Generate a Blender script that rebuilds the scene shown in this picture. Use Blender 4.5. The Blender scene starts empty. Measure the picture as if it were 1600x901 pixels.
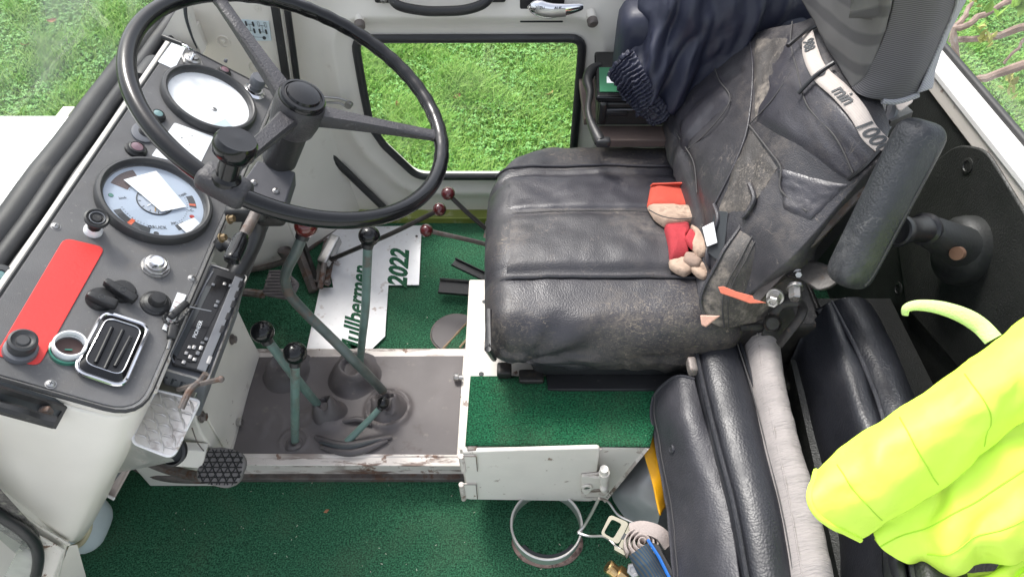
import bpy, bmesh, math, random
import numpy as np
from mathutils import Vector, Matrix, noise as mn
random.seed(7); np.random.seed(7)
R = math.radians
S = bpy.context.scene
COL = S.collection

# ------------------------------------------------------------------ camera, sky, sun, exposure
PITCH = R(47.9); FPX = 1054.0; CAM = Vector((0, 0, 1.45))
cd = bpy.data.cameras.new('camera'); cam = bpy.data.objects.new('camera', cd); COL.objects.link(cam)
cam.location = CAM; cam.rotation_euler = (R(90) - PITCH, 0, 0)
cd.sensor_width = 36; cd.lens = FPX / 1600 * 36; cd.clip_start = .02; cd.clip_end = 500
S.camera = cam
S.render.resolution_x = 1024; S.render.resolution_y = 576
W = bpy.data.worlds.new('World'); S.world = W; W.use_nodes = True
nt = W.node_tree; bg = nt.nodes['Background']; sk = nt.nodes.new('ShaderNodeTexSky')
sk.sky_type = 'NISHITA'; sk.sun_disc = False
SUN_EL, SUN_AZ = R(58), R(-35)            # azimuth from +Y towards +X
sk.sun_elevation = SUN_EL; sk.sun_rotation = SUN_AZ
sk.air_density = 1.0; sk.dust_density = 3.5; sk.ozone_density = 1.2
hs = nt.nodes.new('ShaderNodeHueSaturation'); hs.inputs['Saturation'].default_value = .38     # thin overcast: a nearly white sky
nt.links.new(sk.outputs[0], hs.inputs['Color']); nt.links.new(hs.outputs[0], bg.inputs[0]); bg.inputs[1].default_value = .15
sl = bpy.data.lights.new('sun', 'SUN'); sl.energy = 1.3; sl.angle = R(14); sl.color = (1, .97, .92)
so = bpy.data.objects.new('sun', sl); COL.objects.link(so)
sd = Vector((math.sin(SUN_AZ) * math.cos(SUN_EL), math.cos(SUN_AZ) * math.cos(SUN_EL), math.sin(SUN_EL)))
so.rotation_euler = sd.to_track_quat('Z', 'Y').to_euler()
S.view_settings.view_transform = 'Standard'; S.view_settings.look = 'None'
S.view_settings.exposure = 1.3; S.view_settings.gamma = 1

# ------------------------------------------------------------------ from the survey of the photograph to metres
CP, SP = math.cos(PITCH), math.sin(PITCH)
def ray(u, v):
    a = (450.5 - v) / FPX
    return Vector(((u - 800) / FPX, CP + a * SP, -SP + a * CP))
def PZ(u, v, z): d = ray(u, v); return CAM + d * ((z - CAM.z) / d.z)
def PY(u, v, y): d = ray(u, v); return CAM + d * (y / d.y)
def PX(u, v, x): d = ray(u, v); return CAM + d * (x / d.x)
def PD(u, v, w): return CAM + ray(u, v) * w
def PP(u, v, p, n): d = ray(u, v); return CAM + d * ((p - CAM).dot(n) / d.dot(n))
def P(t):
    u, v, a, w = t
    return {'x': PX, 'y': PY, 'z': PZ, 'd': PD}[a](u, v, w)

# ------------------------------------------------------------------ materials
def M(name, col, rough=.5, metal=0., var=.12, vs=9., bump=0., bs=60., bd=1., wear=None, wear2=None, coat=0., spec=.5, emit=None, stretch=None, trans=0.):
    m = bpy.data.materials.new(name); m.use_nodes = True
    t = m.node_tree; N = t.nodes; L = t.links; b = N['Principled BSDF']
    b.inputs['Roughness'].default_value = rough; b.inputs['Metallic'].default_value = metal
    b.inputs['Coat Weight'].default_value = coat; b.inputs['Specular IOR Level'].default_value = spec
    b.inputs['Transmission Weight'].default_value = trans
    co = N.new('ShaderNodeTexCoord'); vec = co.outputs['Object']
    def nz(scale, detail=4, st=None, rg=.55):
        n = N.new('ShaderNodeTexNoise'); n.inputs['Scale'].default_value = scale
        n.inputs['Detail'].default_value = detail; n.inputs['Roughness'].default_value = rg
        if st:
            mp = N.new('ShaderNodeMapping'); mp.inputs['Scale'].default_value = st; mp.inputs['Rotation'].default_value = (.3, .2, .5)
            L.new(vec, mp.inputs[0]); L.new(mp.outputs[0], n.inputs['Vector'])
        else: L.new(vec, n.inputs['Vector'])
        return n.outputs['Fac']
    def ramp(f, a, c):
        r = N.new('ShaderNodeMapRange'); r.inputs[1].default_value = a; r.inputs[2].default_value = c
        L.new(f, r.inputs[0]); return r.outputs[0]
    def mix(f, A, B):
        x = N.new('ShaderNodeMix'); x.data_type = 'RGBA'
        if isinstance(f, float): x.inputs[0].default_value = f
        else: L.new(f, x.inputs[0])
        for i, q in ((6, A), (7, B)):
            if isinstance(q, tuple): x.inputs[i].default_value = (*q, 1)
            else: L.new(q, x.inputs[i])
        return x.outputs[2]
    lo = tuple(c * (1 - var) for c in col); hi = tuple(min(1, c * (1 + var)) for c in col)
    out = mix(ramp(nz(vs), .3, .7), lo, hi)
    rsrc = None
    for w in (wear, wear2):
        if w:   # (colour, scale, threshold, softness, strength, stretch)
            wc, ws, th, sf, stg, stt = w
            f = ramp(nz(ws, 6, stt, .65), th, th + sf)
            g = ramp(nz(ws * .23, 3), .38, .62)
            mu = N.new('ShaderNodeMath'); mu.operation = 'MULTIPLY'; L.new(f, mu.inputs[0]); L.new(g, mu.inputs[1])
            m2 = N.new('ShaderNodeMath'); m2.operation = 'MULTIPLY'; L.new(mu.outputs[0], m2.inputs[0]); m2.inputs[1].default_value = stg
            out = mix(m2.outputs[0], out, wc); rsrc = m2.outputs[0]
    L.new(out, b.inputs['Base Color'])
    rr = N.new('ShaderNodeMapRange'); rr.inputs[3].default_value = max(.02, rough - .07); rr.inputs[4].default_value = min(1, rough + .1)
    L.new(nz(vs * 2.3), rr.inputs[0])
    if rsrc is not None:
        ad = N.new('ShaderNodeMath'); ad.operation = 'MULTIPLY_ADD'; L.new(rsrc, ad.inputs[0]); ad.inputs[1].default_value = .35; L.new(rr.outputs[0], ad.inputs[2]); ad.use_clamp = True
        L.new(ad.outputs[0], b.inputs['Roughness'])
    else: L.new(rr.outputs[0], b.inputs['Roughness'])
    if bump:
        bp = N.new('ShaderNodeBump'); bp.inputs['Strength'].default_value = bump; bp.inputs['Distance'].default_value = .002 * bd
        L.new(nz(bs, 3, stretch), bp.inputs['Height']); L.new(bp.outputs[0], b.inputs['Normal'])
    if emit: b.inputs['Emission Color'].default_value = (*emit, 1); b.inputs['Emission Strength'].default_value = 1
    return m
def grain_leather(name, col, rough=.4, scale=420, dust=(.16, .14, .12), da=.3, sa=.35, bump=.5, speck=0., dscale=7, smooth=.6, undul=1.):
    """black leather or vinyl: fine grain, soft dusty patches (da), thin curved scratches (sa), rubbed specks (speck)"""
    m = M(name, col, rough, var=.18, vs=10)
    t = m.node_tree; N = t.nodes; L = t.links; b = N['Principled BSDF']
    co = N.new('ShaderNodeTexCoord').outputs['Object']
    def nz(s_, d=4, dist=0., rg=.55, st=None):
        n = N.new('ShaderNodeTexNoise'); n.inputs['Scale'].default_value = s_; n.inputs['Detail'].default_value = d; n.inputs['Distortion'].default_value = dist; n.inputs['Roughness'].default_value = rg
        if st:
            mp = N.new('ShaderNodeMapping'); mp.inputs['Scale'].default_value = st; L.new(co, mp.inputs[0]); L.new(mp.outputs[0], n.inputs['Vector'])
        else: L.new(co, n.inputs['Vector'])
        return n.outputs['Fac']
    def mr(f, a, c, x=0., y=1.):
        r = N.new('ShaderNodeMapRange'); r.interpolation_type = 'SMOOTHSTEP'; r.inputs[1].default_value = a; r.inputs[2].default_value = c; r.inputs[3].default_value = x; r.inputs[4].default_value = y; L.new(f, r.inputs[0]); return r.outputs[0]
    def op(o, f, g):
        q = N.new('ShaderNodeMath'); q.operation = o; L.new(f, q.inputs[0])
        if isinstance(g, float): q.inputs[1].default_value = g
        else: L.new(g, q.inputs[1])
        return q.outputs[0]
    patchm = mr(nz(dscale, 5), .44, .68)
    d = op('MULTIPLY', patchm, mr(nz(60, 5, rg=.7), .3, .75)); d = op('MULTIPLY', d, float(da))
    line = lambda sc, wd, st: mr(op('ABSOLUTE', op('SUBTRACT', nz(sc, 2, .6, st=st), .5), 0.), 0., wd, 1., 0.)
    l1 = op('MAXIMUM', line(9, .0035, (1, 2.2, 1)), line(13, .0035, (2.6, 1, 1.4))); l1 = op('MAXIMUM', l1, line(21, .005, (1.3, 1, 2)))
    l1 = op('MULTIPLY', l1, op('MULTIPLY', mr(nz(dscale * 1.4, 3), .42, .62), mr(nz(40, 3), .42, .6))); l1 = op('MULTIPLY', l1, float(sa))
    f = op('MAXIMUM', d, l1)
    if speck:
        k = op('MULTIPLY', mr(nz(150, 6, rg=.75, st=(1, 1.8, 1.8)), .50, .66), mr(nz(dscale * 1.2, 4, st=(1, 1, 1)), .44, .62)); f = op('MAXIMUM', f, op('MULTIPLY', k, float(speck)))
    src = b.inputs['Base Color'].links[0].from_socket
    x = N.new('ShaderNodeMix'); x.data_type = 'RGBA'; L.new(f, x.inputs[0]); L.new(src, x.inputs[6]); x.inputs[7].default_value = (*dust, 1); L.new(x.outputs[2], b.inputs['Base Color'])
    L.new(op('ADD', mr(nz(24, 3), .3, .7, rough - .05, rough + .07), op('MULTIPLY', f, .45)), b.inputs['Roughness'])
    vo = N.new('ShaderNodeTexVoronoi'); vo.feature = 'SMOOTH_F1'; vo.inputs['Scale'].default_value = scale; vo.inputs['Smoothness'].default_value = smooth; L.new(co, vo.inputs['Vector'])
    h = op('ADD', op('MULTIPLY', vo.outputs['Distance'], -1.), op('MULTIPLY', nz(16, 4, .4), 1.6 * undul))
    bp = N.new('ShaderNodeBump'); bp.inputs['Strength'].default_value = bump; bp.inputs['Distance'].default_value = .002; L.new(h, bp.inputs['Height']); L.new(bp.outputs[0], b.inputs['Normal'])
    return m
def stripe_mat(name, c1, c2, scale, axis, rough=.9, dist=0., bump=.4, thr=.5):
    m = M(name, c1, rough); t = m.node_tree; N = t.nodes; L = t.links; b = N['Principled BSDF']
    co = N.new('ShaderNodeTexCoord'); mp = N.new('ShaderNodeMapping'); mp.inputs['Rotation'].default_value = axis
    w = N.new('ShaderNodeTexWave'); w.inputs['Scale'].default_value = scale; w.inputs['Distortion'].default_value = dist
    L.new(co.outputs['Object'], mp.inputs[0]); L.new(mp.outputs[0], w.inputs['Vector'])
    r = N.new('ShaderNodeMapRange'); r.inputs[1].default_value = thr - .15; r.inputs[2].default_value = thr + .15; L.new(w.outputs['Fac'], r.inputs[0])
    x = N.new('ShaderNodeMix'); x.data_type = 'RGBA'; L.new(r.outputs[0], x.inputs[0]); x.inputs[6].default_value = (*c1, 1); x.inputs[7].default_value = (*c2, 1)
    L.new(x.outputs[2], b.inputs['Base Color'])
    n = N.new('ShaderNodeTexNoise'); n.inputs['Scale'].default_value = 500; L.new(co.outputs['Object'], n.inputs['Vector'])
    bp = N.new('ShaderNodeBump'); bp.inputs['Strength'].default_value = bump; bp.inputs['Distance'].default_value = .001; L.new(n.outputs['Fac'], bp.inputs['Height']); L.new(bp.outputs[0], b.inputs['Normal'])
    return m
def glass(name, tint=(1, 1, 1), dust=.05):  # dust sets the pale veil; on the windscreen it stands for a milky reflection
    m = bpy.data.materials.new(name); m.use_nodes = True; t = m.node_tree; N = t.nodes; L = t.links; N.clear()
    o = N.new('ShaderNodeOutputMaterial'); tr = N.new('ShaderNodeBsdfTransparent'); tr.inputs[0].default_value = (*tint, 1)
    gl = N.new('ShaderNodeBsdfGlossy'); gl.inputs['Roughness'].default_value = .02
    lw = N.new('ShaderNodeLayerWeight'); pw = N.new('ShaderNodeMath'); pw.operation = 'POWER'; L.new(lw.outputs['Facing'], pw.inputs[0]); pw.inputs[1].default_value = 5
    fr = N.new('ShaderNodeMath'); fr.operation = 'MULTIPLY_ADD'; L.new(pw.outputs[0], fr.inputs[0]); fr.inputs[1].default_value = .9; fr.inputs[2].default_value = .05
    a = N.new('ShaderNodeMixShader'); L.new(fr.outputs[0], a.inputs[0]); L.new(tr.outputs[0], a.inputs[1]); L.new(gl.outputs[0], a.inputs[2])
    df = N.new('ShaderNodeBsdfDiffuse'); df.inputs[0].default_value = (.8, .8, .78, 1)
    co = N.new('ShaderNodeTexCoord'); n = N.new('ShaderNodeTexNoise'); n.inputs['Scale'].default_value = 5; n.inputs['Detail'].default_value = 5
    L.new(co.outputs['Object'], n.inputs['Vector'])
    r = N.new('ShaderNodeMapRange'); r.inputs[1].default_value = .42; r.inputs[2].default_value = .75; r.inputs[3].default_value = dust * .3; r.inputs[4].default_value = dust * 3; L.new(n.outputs['Fac'], r.inputs[0])
    c = N.new('ShaderNodeMixShader'); L.new(r.outputs[0], c.inputs[0]); L.new(a.outputs[0], c.inputs[1]); L.new(df.outputs[0], c.inputs[2])
    L.new(c.outputs[0], o.inputs[0]); return m

RUST = (.16, .07, .035)
cream = M('cream_paint', (.74, .705, .64), .38, var=.05, vs=5, bump=.12, bs=40, wear=((.33, .27, .2), 18, .63, .08, .5, None), coat=.1)
cream_worn = M('worn_cream_paint', (.70, .66, .60), .45, var=.06, bump=.2, bs=50, wear=(RUST, 34, .635, .03, .9, None), wear2=((.38, .3, .24), 90, .68, .03, .7, None))
cream_scuffed = M('scuffed_cream_paint', (.66, .60, .55), .45, var=.06, bump=.3, bs=60, wear=((.13, .075, .055), 14, .50, .05, .95, (.35, 2, 2)), wear2=(RUST, 40, .58, .04, .8, None))
boot_rubber = M('boot_rubber', (.085, .075, .077), .5, var=.15, bump=.2, bs=60, wear=((.2, .17, .15), 40, .58, .08, .6, None))
rubber_mat = M('grey_rubber', (.122, .108, .108), .58, var=.07, vs=9, bump=.15, bs=60, wear=((.24, .21, .18), 40, .60, .08, .5, None), wear2=((.075, .05, .04), 12, .58, .1, .5, None))
black_rubber = M('black_rubber', (.022, .022, .024), .38, var=.3, bump=.15, bs=80, wear=((.12, .11, .1), 40, .62, .08, .5, None))
seal_rubber = M('seal_rubber', (.026, .026, .027), .5, var=.3, bump=.1, bs=50, wear=((.16, .15, .13), 30, .58, .1, .5, (1, .2, 1)))
dash_black = M('dash_black', (.130, .128, .130), .62, var=.14, vs=14, bump=.6, bs=700, bd=.4, wear=((.30, .28, .26), 150, .62, .05, .6, None), wear2=((.2, .18, .16), 16, .54, .14, .4, None))
gloss_black = M('gloss_black', (.007, .007, .008), .17, var=.3, coat=0., spec=.42, bump=.05, bs=30)
satin_black = M('satin_black', (.015, .015, .017), .33, var=.25, bump=.15, bs=120, wear=((.14, .13, .12), 60, .64, .05, .4, None))
pebble_black = M('pebble_black', (.026, .027, .029), .42, var=.25, bump=.8, bs=420, bd=.5)
plastic_black = M('plastic_black', (.020, .020, .021), .42, var=.2, bump=.2, bs=200, wear=((.2, .19, .18), 70, .63, .05, .5, None))
plastic_grey = M('plastic_grey', (.13, .135, .15), .45, var=.15)
chrome = M('chrome', (.75, .75, .77), .09, 1., var=.05, bump=.05, bs=30)
steel = M('steel', (.42, .41, .40), .35, 1., var=.2, bump=.2, bs=90, wear=((.15, .1, .08), 50, .58, .08, .7, None))
rusty = M('rusty_steel', (.155, .135, .125), .55, .4, var=.35, vs=30, bump=.5, bs=120, wear=((.15, .075, .045), 35, .5, .1, .9, None))
dark_steel = M('dark_steel', (.045, .042, .04), .45, .5, var=.35, vs=30, bump=.4, bs=120, wear=((.16, .11, .08), 50, .56, .1, .6, None))
alu = M('aluminium', (.84, .83, .84), .36, .25, var=.06, vs=12, bump=.15, bs=40, wear=((.40, .31, .26), 26, .60, .05, .75, None), wear2=((.5, .46, .44), 80, .6, .06, .4, None))
alu_tread = M('aluminium_tread', (.62, .60, .58), .33, .75, var=.12, bump=.2, bs=80, wear=((.3, .24, .22), 24, .55, .1, .6, None))
brass = M('brass', (.62, .42, .20), .28, 1., var=.1, bump=.1)
green_paint = M('green_paint', (.115, .185, .165), .38, var=.2, vs=20, bump=.2, bs=90, wear=((.13, .1, .085), 28, .52, .08, .85, None))
maroon = M('maroon_plastic', (.085, .012, .014), .15, var=.3, coat=.6)
red_plastic = M('red_plastic', (.10, .014, .012), .18, var=.2, coat=.5)
red_sheet = M('red_sheet', (.72, .045, .04), .5, var=.05, vs=20, bump=.15, bs=200, wear=((.55, .12, .1), 60, .62, .06, .4, None))
card_and_glare_white = M('card_and_glare_white', (.88, .90, .92), .35, var=.03)  # plain white for cards, plates and the painted gauge glare
white_paint = M('white_paint', (.82, .82, .80), .3, var=.03, coat=.3)
sticker_blue = M('sticker_blue', (.62, .72, .76), .4, var=.05)
dial_blue = M('dial_blue', (.42, .49, .59), .35, var=.04)
dark_print = M('dark_print', (.04, .045, .05), .6)
brown_print = M('brown_print', (.075, .04, .035), .5)
orange_print = M('orange_print', (.7, .12, .04), .5)
green_lens = M('green_lens', (.04, .2, .14), .15, coat=.5); blue_lens = M('blue_lens', (.16, .27, .27), .15, coat=.5)
red_lens = M('red_lens', (.42, .05, .04), .12, coat=.6); pink_lens = M('pink_lens', (.18, .1, .12), .15, coat=.5)
leather = grain_leather('worn_leather', (.036, .035, .043), .36, 420, da=.28, sa=.7, bump=.22)
leather_dirty = grain_leather('dusty_leather', (.037, .036, .041), .42, 420, dust=(.21, .18, .155), da=.65, sa=.8, bump=.26, dscale=5.5)
leather_flank = grain_leather('scratched_leather', (.034, .033, .039), .38, 380, dust=(.30, .25, .19), da=.34, sa=.9, bump=.26, speck=.55, dscale=4)
vinyl = grain_leather('black_vinyl', (.018, .019, .024), .40, 270, da=.05, sa=0., bump=.2, smooth=.5, undul=.3)
vinyl_grey = grain_leather('dark_grey_vinyl', (.036, .036, .043), .46, 300, da=.08, sa=.15, bump=.24, smooth=.5, undul=1.)
vinyl_wall = grain_leather('black_wall_vinyl', (.025, .027, .025), .5, 330, da=.05, sa=0., bump=.35)
leather_rubbed = grain_leather('rubbed_leather', (.05, .046, .044), .6, 420, dust=(.27, .235, .20), da=1.3, sa=.9, bump=.3, speck=.8, dscale=11)
thread = M('thread', (.06, .058, .058), .8)
grey_cloth = M('grey_cloth', (.30, .275, .265), .9, var=.08, vs=14, bump=.9, bs=55, stretch=(1, 5, 1), bd=1.4)
stripe_cloth = stripe_mat('striped_cloth', (.155, .15, .148), (.098, .095, .097), 6, (R(0), R(-58), R(10)), dist=.4, thr=.66)
knit_cloth = stripe_mat('knit_cloth', (.075, .072, .078), (.15, .145, .152), 95, (0, R(90), 0), dist=.3)
piping_grey = stripe_mat('grey_piping', (.40, .40, .42), (.29, .29, .31), 110, (R(40), R(60), 0))
strap_cloth = stripe_mat('strap_webbing', (.42, .37, .33), (.52, .47, .44), 160, (0, 0, R(30)), bump=.5)
navy = M('navy_nylon', (.019, .022, .043), .5, var=.12, vs=9, bump=.35, bs=45, bd=1.5)
navy_cuff = M('navy_cuff', (.016, .018, .038), .5, var=.25, bump=.3, bs=60)
hivis = M('hi_vis_yellow', (.70, 1.0, .10), .6, var=.04, vs=10, bump=.5, bs=35, bd=1.5)
hivis_cord = M('hi_vis_cord', (.62, .82, .30), .8, var=.08, bump=.6, bs=300)
glove_red = M('glove_red', (.38, .035, .045), .9, var=.15, vs=40, bump=.7, bs=400)
glove_orange = M('glove_orange', (.46, .060, .035), .8, var=.1, vs=40, bump=.5, bs=400)
glove_hide = M('glove_hide', (.42, .31, .235), .85, var=.15, vs=40, bump=.7, bs=120, wear=((.2, .14, .11), 50, .52, .1, .6, None))
foam = M('pink_foam', (.6, .36, .28), .9, bump=.5, bs=200)
orange_lining = M('orange_lining', (.60, .16, .10), .8, bump=.5, bs=200)
yellow_sheet = M('yellow_sheet', (.75, .36, .005), .5, var=.1, bump=.4, bs=25)
grey_sheet = M('grey_galvanised', (.40, .40, .41), .33, .1, var=.2, vs=8, bump=.3, bs=20)
blue_web = stripe_mat('blue_webbing', (.010, .040, .080), (.050, .055, .055), 60, (0, 0, R(-30)), thr=.45)
blue_edge = M('blue_metal', (.02, .14, .48), .35, coat=.3)
green_plastic = M('green_label', (.03, .16, .08), .35)
zinc = M('zinc_yellow', (.33, .31, .24), .3, .8, var=.15)
hose_mat = M('hose', (.55, .50, .33), .35, var=.1)
bottle_mat = M('bottle_plastic', (.62, .68, .70), .4, var=.05)
wood = M('brown_shelf', (.11, .08, .07), .7, var=.25, bump=.3, bs=60, stretch=(1, 6, 1))
olive = M('olive_sill', (.22, .26, .05), .5, var=.2, wear=((.5, .48, .35), 40, .55, .1, .7, None))
bark = M('bark', (.26, .18, .15), .85, var=.3, vs=25, bump=.8, bs=90, wear=((.4, .33, .3), 30, .5, .1, .8, None))
leaf_m = M('young_leaf', (.22, .38, .06), .5, var=.2); leaf_y = M('bud_leaf', (.5, .5, .16), .5, var=.2)
dry_leaf = M('dry_leaf', (.36, .16, .08), .8, var=.3)
slab_m = M('pink_concrete', (.62, .47, .44), .85, var=.08, bump=.5, bs=90)
win_glass = glass('window_glass', (.97, .99, .97), .035)
dial_glass = glass('dial_glass', (1, 1, 1), .01)
dirty_glass = glass('dirty_glass', (.8, .85, .8), .25)

def carpet_mat(name, col, fleck=(.10, .22, .14)):
    m = bpy.data.materials.new(name); m.use_nodes = True; t = m.node_tree; N = t.nodes; L = t.links; b = N['Principled BSDF']
    co = N.new('ShaderNodeTexCoord')
    def nz(s, d=3):
        n = N.new('ShaderNodeTexNoise'); n.inputs['Scale'].default_value = s; n.inputs['Detail'].default_value = d; L.new(co.outputs['Object'], n.inputs['Vector']); return n.outputs['Fac']
    def rg(f, a, c, x=0, y=1):
        r = N.new('ShaderNodeMapRange'); r.inputs[1].default_value = a; r.inputs[2].default_value = c; r.inputs[3].default_value = x; r.inputs[4].default_value = y; L.new(f, r.inputs[0]); return r.outputs[0]
    def mx(f, A, B):
        q = N.new('ShaderNodeMix'); q.data_type = 'RGBA'; L.new(f, q.inputs[0])
        for i, w in ((6, A), (7, B)):
            if isinstance(w, tuple): q.inputs[i].default_value = (*w, 1)
            else: L.new(w, q.inputs[i])
        return q.outputs[2]
    fine = nz(300, 6); c = mx(rg(fine, .38, .62), tuple(k * .40 for k in col), tuple(k * 1.6 for k in col))
    c = mx(rg(nz(110, 4), .55, .75, 0, .45), c, tuple(k * 2.1 for k in col))
    c = mx(rg(nz(900, 2), .66, .74), c, fleck)
    c = mx(rg(nz(7, 5), .5, .8, 0, .35), c, (.10, .13, .08))
    c = mx(rg(nz(300, 2), .72, .76, 0, .8), c, (.30, .30, .22))
    L.new(c, b.inputs['Base Color']); b.inputs['Roughness'].default_value = .95; b.inputs['Specular IOR Level'].default_value = .2
    bp = N.new('ShaderNodeBump'); bp.inputs['Strength'].default_value = 1; bp.inputs['Distance'].default_value = .003; L.new(fine, bp.inputs['Height']); L.new(bp.outputs[0], b.inputs['Normal'])
    return m
carpet = carpet_mat('green_carpet', (.029, .110, .058))
carpet_bright = carpet_mat('green_carpet_clean', (.012, .088, .040))

# ------------------------------------------------------------------ mesh helpers
class MB:
    def __init__(s, T=None): s.v = []; s.f = []; s.T = T or Matrix()
    def add(s, vs, fs, T=None):
        T = s.T @ T if T is not None else s.T
        o = len(s.v); s.v += [T @ Vector(p) for p in vs]; s.f += [tuple(i + o for i in f) for f in fs]; return s
    def box(s, c, d, T=None):
        x, y, z = d[0] / 2, d[1] / 2, d[2] / 2; c = Vector(c)
        vs = [c + Vector((a * x, b * y, e * z)) for a in (-1, 1) for b in (-1, 1) for e in (-1, 1)]
        return s.add(vs, [(0, 1, 3, 2), (4, 6, 7, 5), (0, 4, 5, 1), (2, 3, 7, 6), (0, 2, 6, 4), (1, 5, 7, 3)], T)
    def rbox(s, c, d, r, n=8, fn=None, T=None):
        hx = Vector(d) / 2; c = Vector(c); inner = Vector([max(1e-5, h - r) for h in hx])
        bm = bmesh.new(); bmesh.ops.create_cube(bm, size=2); bmesh.ops.subdivide_edges(bm, edges=bm.edges[:], cuts=n, use_grid_fill=True)
        vs = []
        for q in bm.verts:
            p = q.co
            def mp(t, h):   # concentrate samples at the rounded ends
                return math.copysign(1 - (1 - abs(t)) ** 1.5, t) * h
            g = Vector((mp(p.x, hx.x), mp(p.y, hx.y), mp(p.z, hx.z)))
            k = Vector([max(-inner[i], min(inner[i], g[i])) for i in range(3)])
            dd = g - k
            if dd.length > 1e-9: g = k + dd.normalized() * r
            if fn: g = fn(g)
            vs.append(c + g)
        bm.verts.index_update(); fs = [tuple(q.index for q in f.verts) for f in bm.faces]; bm.free()
        return s.add(vs, fs, T)
    def lathe(s, prof, n=24, T=None, sx=1, sy=1, cap=True):
        vs = []; fs = []
        for r, z in prof:
            for i in range(n): a = 2 * math.pi * i / n; vs.append((r * math.cos(a) * sx, r * math.sin(a) * sy, z))
        for j in range(len(prof) - 1):
            for i in range(n): k = (i + 1) % n; fs.append((j * n + i, j * n + k, (j + 1) * n + k, (j + 1) * n + i))
        if cap: fs.append(tuple(range(n))[::-1]); fs.append(tuple((len(prof) - 1) * n + i for i in range(n)))
        return s.add(vs, fs, T)
    def ball(s, c, r, n=20, sc=(1, 1, 1)):
        c = Vector(c); m = n // 2
        return s.lathe([(max(1e-4, r * math.sin(math.pi * j / m)), -r * math.cos(math.pi * j / m)) for j in range(m + 1)], n, Matrix.Translation(c) @ Matrix.Diagonal((*sc, 1)))
    def tube(s, pts, r, n=10, closed=False, T=None, flat=1., up=None):
        pts = [Vector(p) for p in pts]; m = len(pts); rs = r if hasattr(r, '__len__') else [r] * m
        vs = []; fs = []; nrm = None
        for i, p in enumerate(pts):
            if closed: t = pts[(i + 1) % m] - pts[i - 1]
            else: t = pts[min(i + 1, m - 1)] - pts[max(i - 1, 0)]
            t = t.normalized() if t.length > 1e-9 else Vector((0, 0, 1))
            if up is not None: nrm = Vector(up) - t * t.dot(Vector(up))
            elif nrm is None:
                nrm = t.orthogonal()
            else: nrm = nrm - t * t.dot(nrm)
            nrm = nrm.normalized(); b = t.cross(nrm)
            for k in range(n):
                a = 2 * math.pi * (k + .5) / n; vs.append(p + nrm * math.cos(a) * rs[i] * flat + b * math.sin(a) * rs[i])
        for i in range(m if closed else m - 1):
            j = (i + 1) % m
            for k in range(n): l = (k + 1) % n; fs.append((i * n + k, i * n + l, j * n + l, j * n + k))
        if not closed: fs.append(tuple(range(n))[::-1]); fs.append(tuple((m - 1) * n + k for k in range(n)))
        return s.add(vs, fs, T)
    def prism(s, poly, z0, z1, T=None):
        n = len(poly); vs = [(x, y, z0) for x, y in poly] + [(x, y, z1) for x, y in poly]
        fs = [tuple(range(n))[::-1], tuple(range(n, 2 * n))] + [(i, (i + 1) % n, n + (i + 1) % n, n + i) for i in range(n)]
        return s.add(vs, fs, T)
    def hull(s, base, dvec):   # a polygon of world points pushed along a vector
        n = len(base); base = [Vector(p) for p in base]; dvec = Vector(dvec)
        return s.add(base + [p + dvec for p in base], [tuple(range(n))[::-1], tuple(range(n, 2 * n))] + [(i, (i + 1) % n, n + (i + 1) % n, n + i) for i in range(n)])
    def grid(s, rows):
        a = len(rows); b = len(rows[0]); vs = [p for r in rows for p in r]
        return s.add(vs, [(i * b + j, i * b + j + 1, (i + 1) * b + j + 1, (i + 1) * b + j) for i in range(a - 1) for j in range(b - 1)])
def cr(p, t):
    n = len(p); t = max(0, min(n - 1 - 1e-9, t)); i = int(t); f = t - i
    a, b, c, d = p[max(i - 1, 0)], p[i], p[min(i + 1, n - 1)], p[min(i + 2, n - 1)]
    return .5 * ((2 * b) + (c - a) * f + (2 * a - 5 * b + 4 * c - d) * f * f + (3 * b - 3 * c + d - a) * f ** 3)
def spl(pts, n): pts = [Vector(p) for p in pts]; return [cr(pts, (len(pts) - 1) * i / (n - 1)) for i in range(n)]
def patch(ctrl, nu, nv, fn=None):
    ctrl = [[P(q) if isinstance(q, tuple) and len(q) == 4 else Vector(q) for q in r] for r in ctrl]
    rows = [spl(r, nv) for r in ctrl]; cols = [spl([r[j] for r in rows], nu) for j in range(nv)]
    g = [[cols[j][i] for j in range(nv)] for i in range(nu)]
    if fn:
        h = [[p.copy() for p in r] for r in g]
        for i in range(nu):
            for j in range(nv):
                a = h[min(i + 1, nu - 1)][j] - h[max(i - 1, 0)][j]; b = h[i][min(j + 1, nv - 1)] - h[i][max(j - 1, 0)]
                nn = a.cross(b).normalized()
                if nn.dot(CAM - h[i][j]) < 0: nn = -nn       # the visible side of the cloth
                g[i][j] = h[i][j] + nn * fn(i / (nu - 1), j / (nv - 1), h[i][j])
    return g
def frame(o, x, z):
    z = Vector(z).normalized(); x = Vector(x); x = (x - z * z.dot(x)).normalized(); y = z.cross(x)
    m = Matrix((x, y, z)).transposed().to_4x4(); m.translation = Vector(o); return m
def rpoly(w, h, r, n=5, cx=0, cy=0):
    out = []
    for sx, sy, a0 in ((1, 1, 0), (-1, 1, 90), (-1, -1, 180), (1, -1, 270)):
        for k in range(n + 1): a = R(a0 + 90 * k / n); out.append((cx + sx * (w / 2 - r) + r * math.cos(a), cy + sy * (h / 2 - r) + r * math.sin(a)))
    return out
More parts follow.
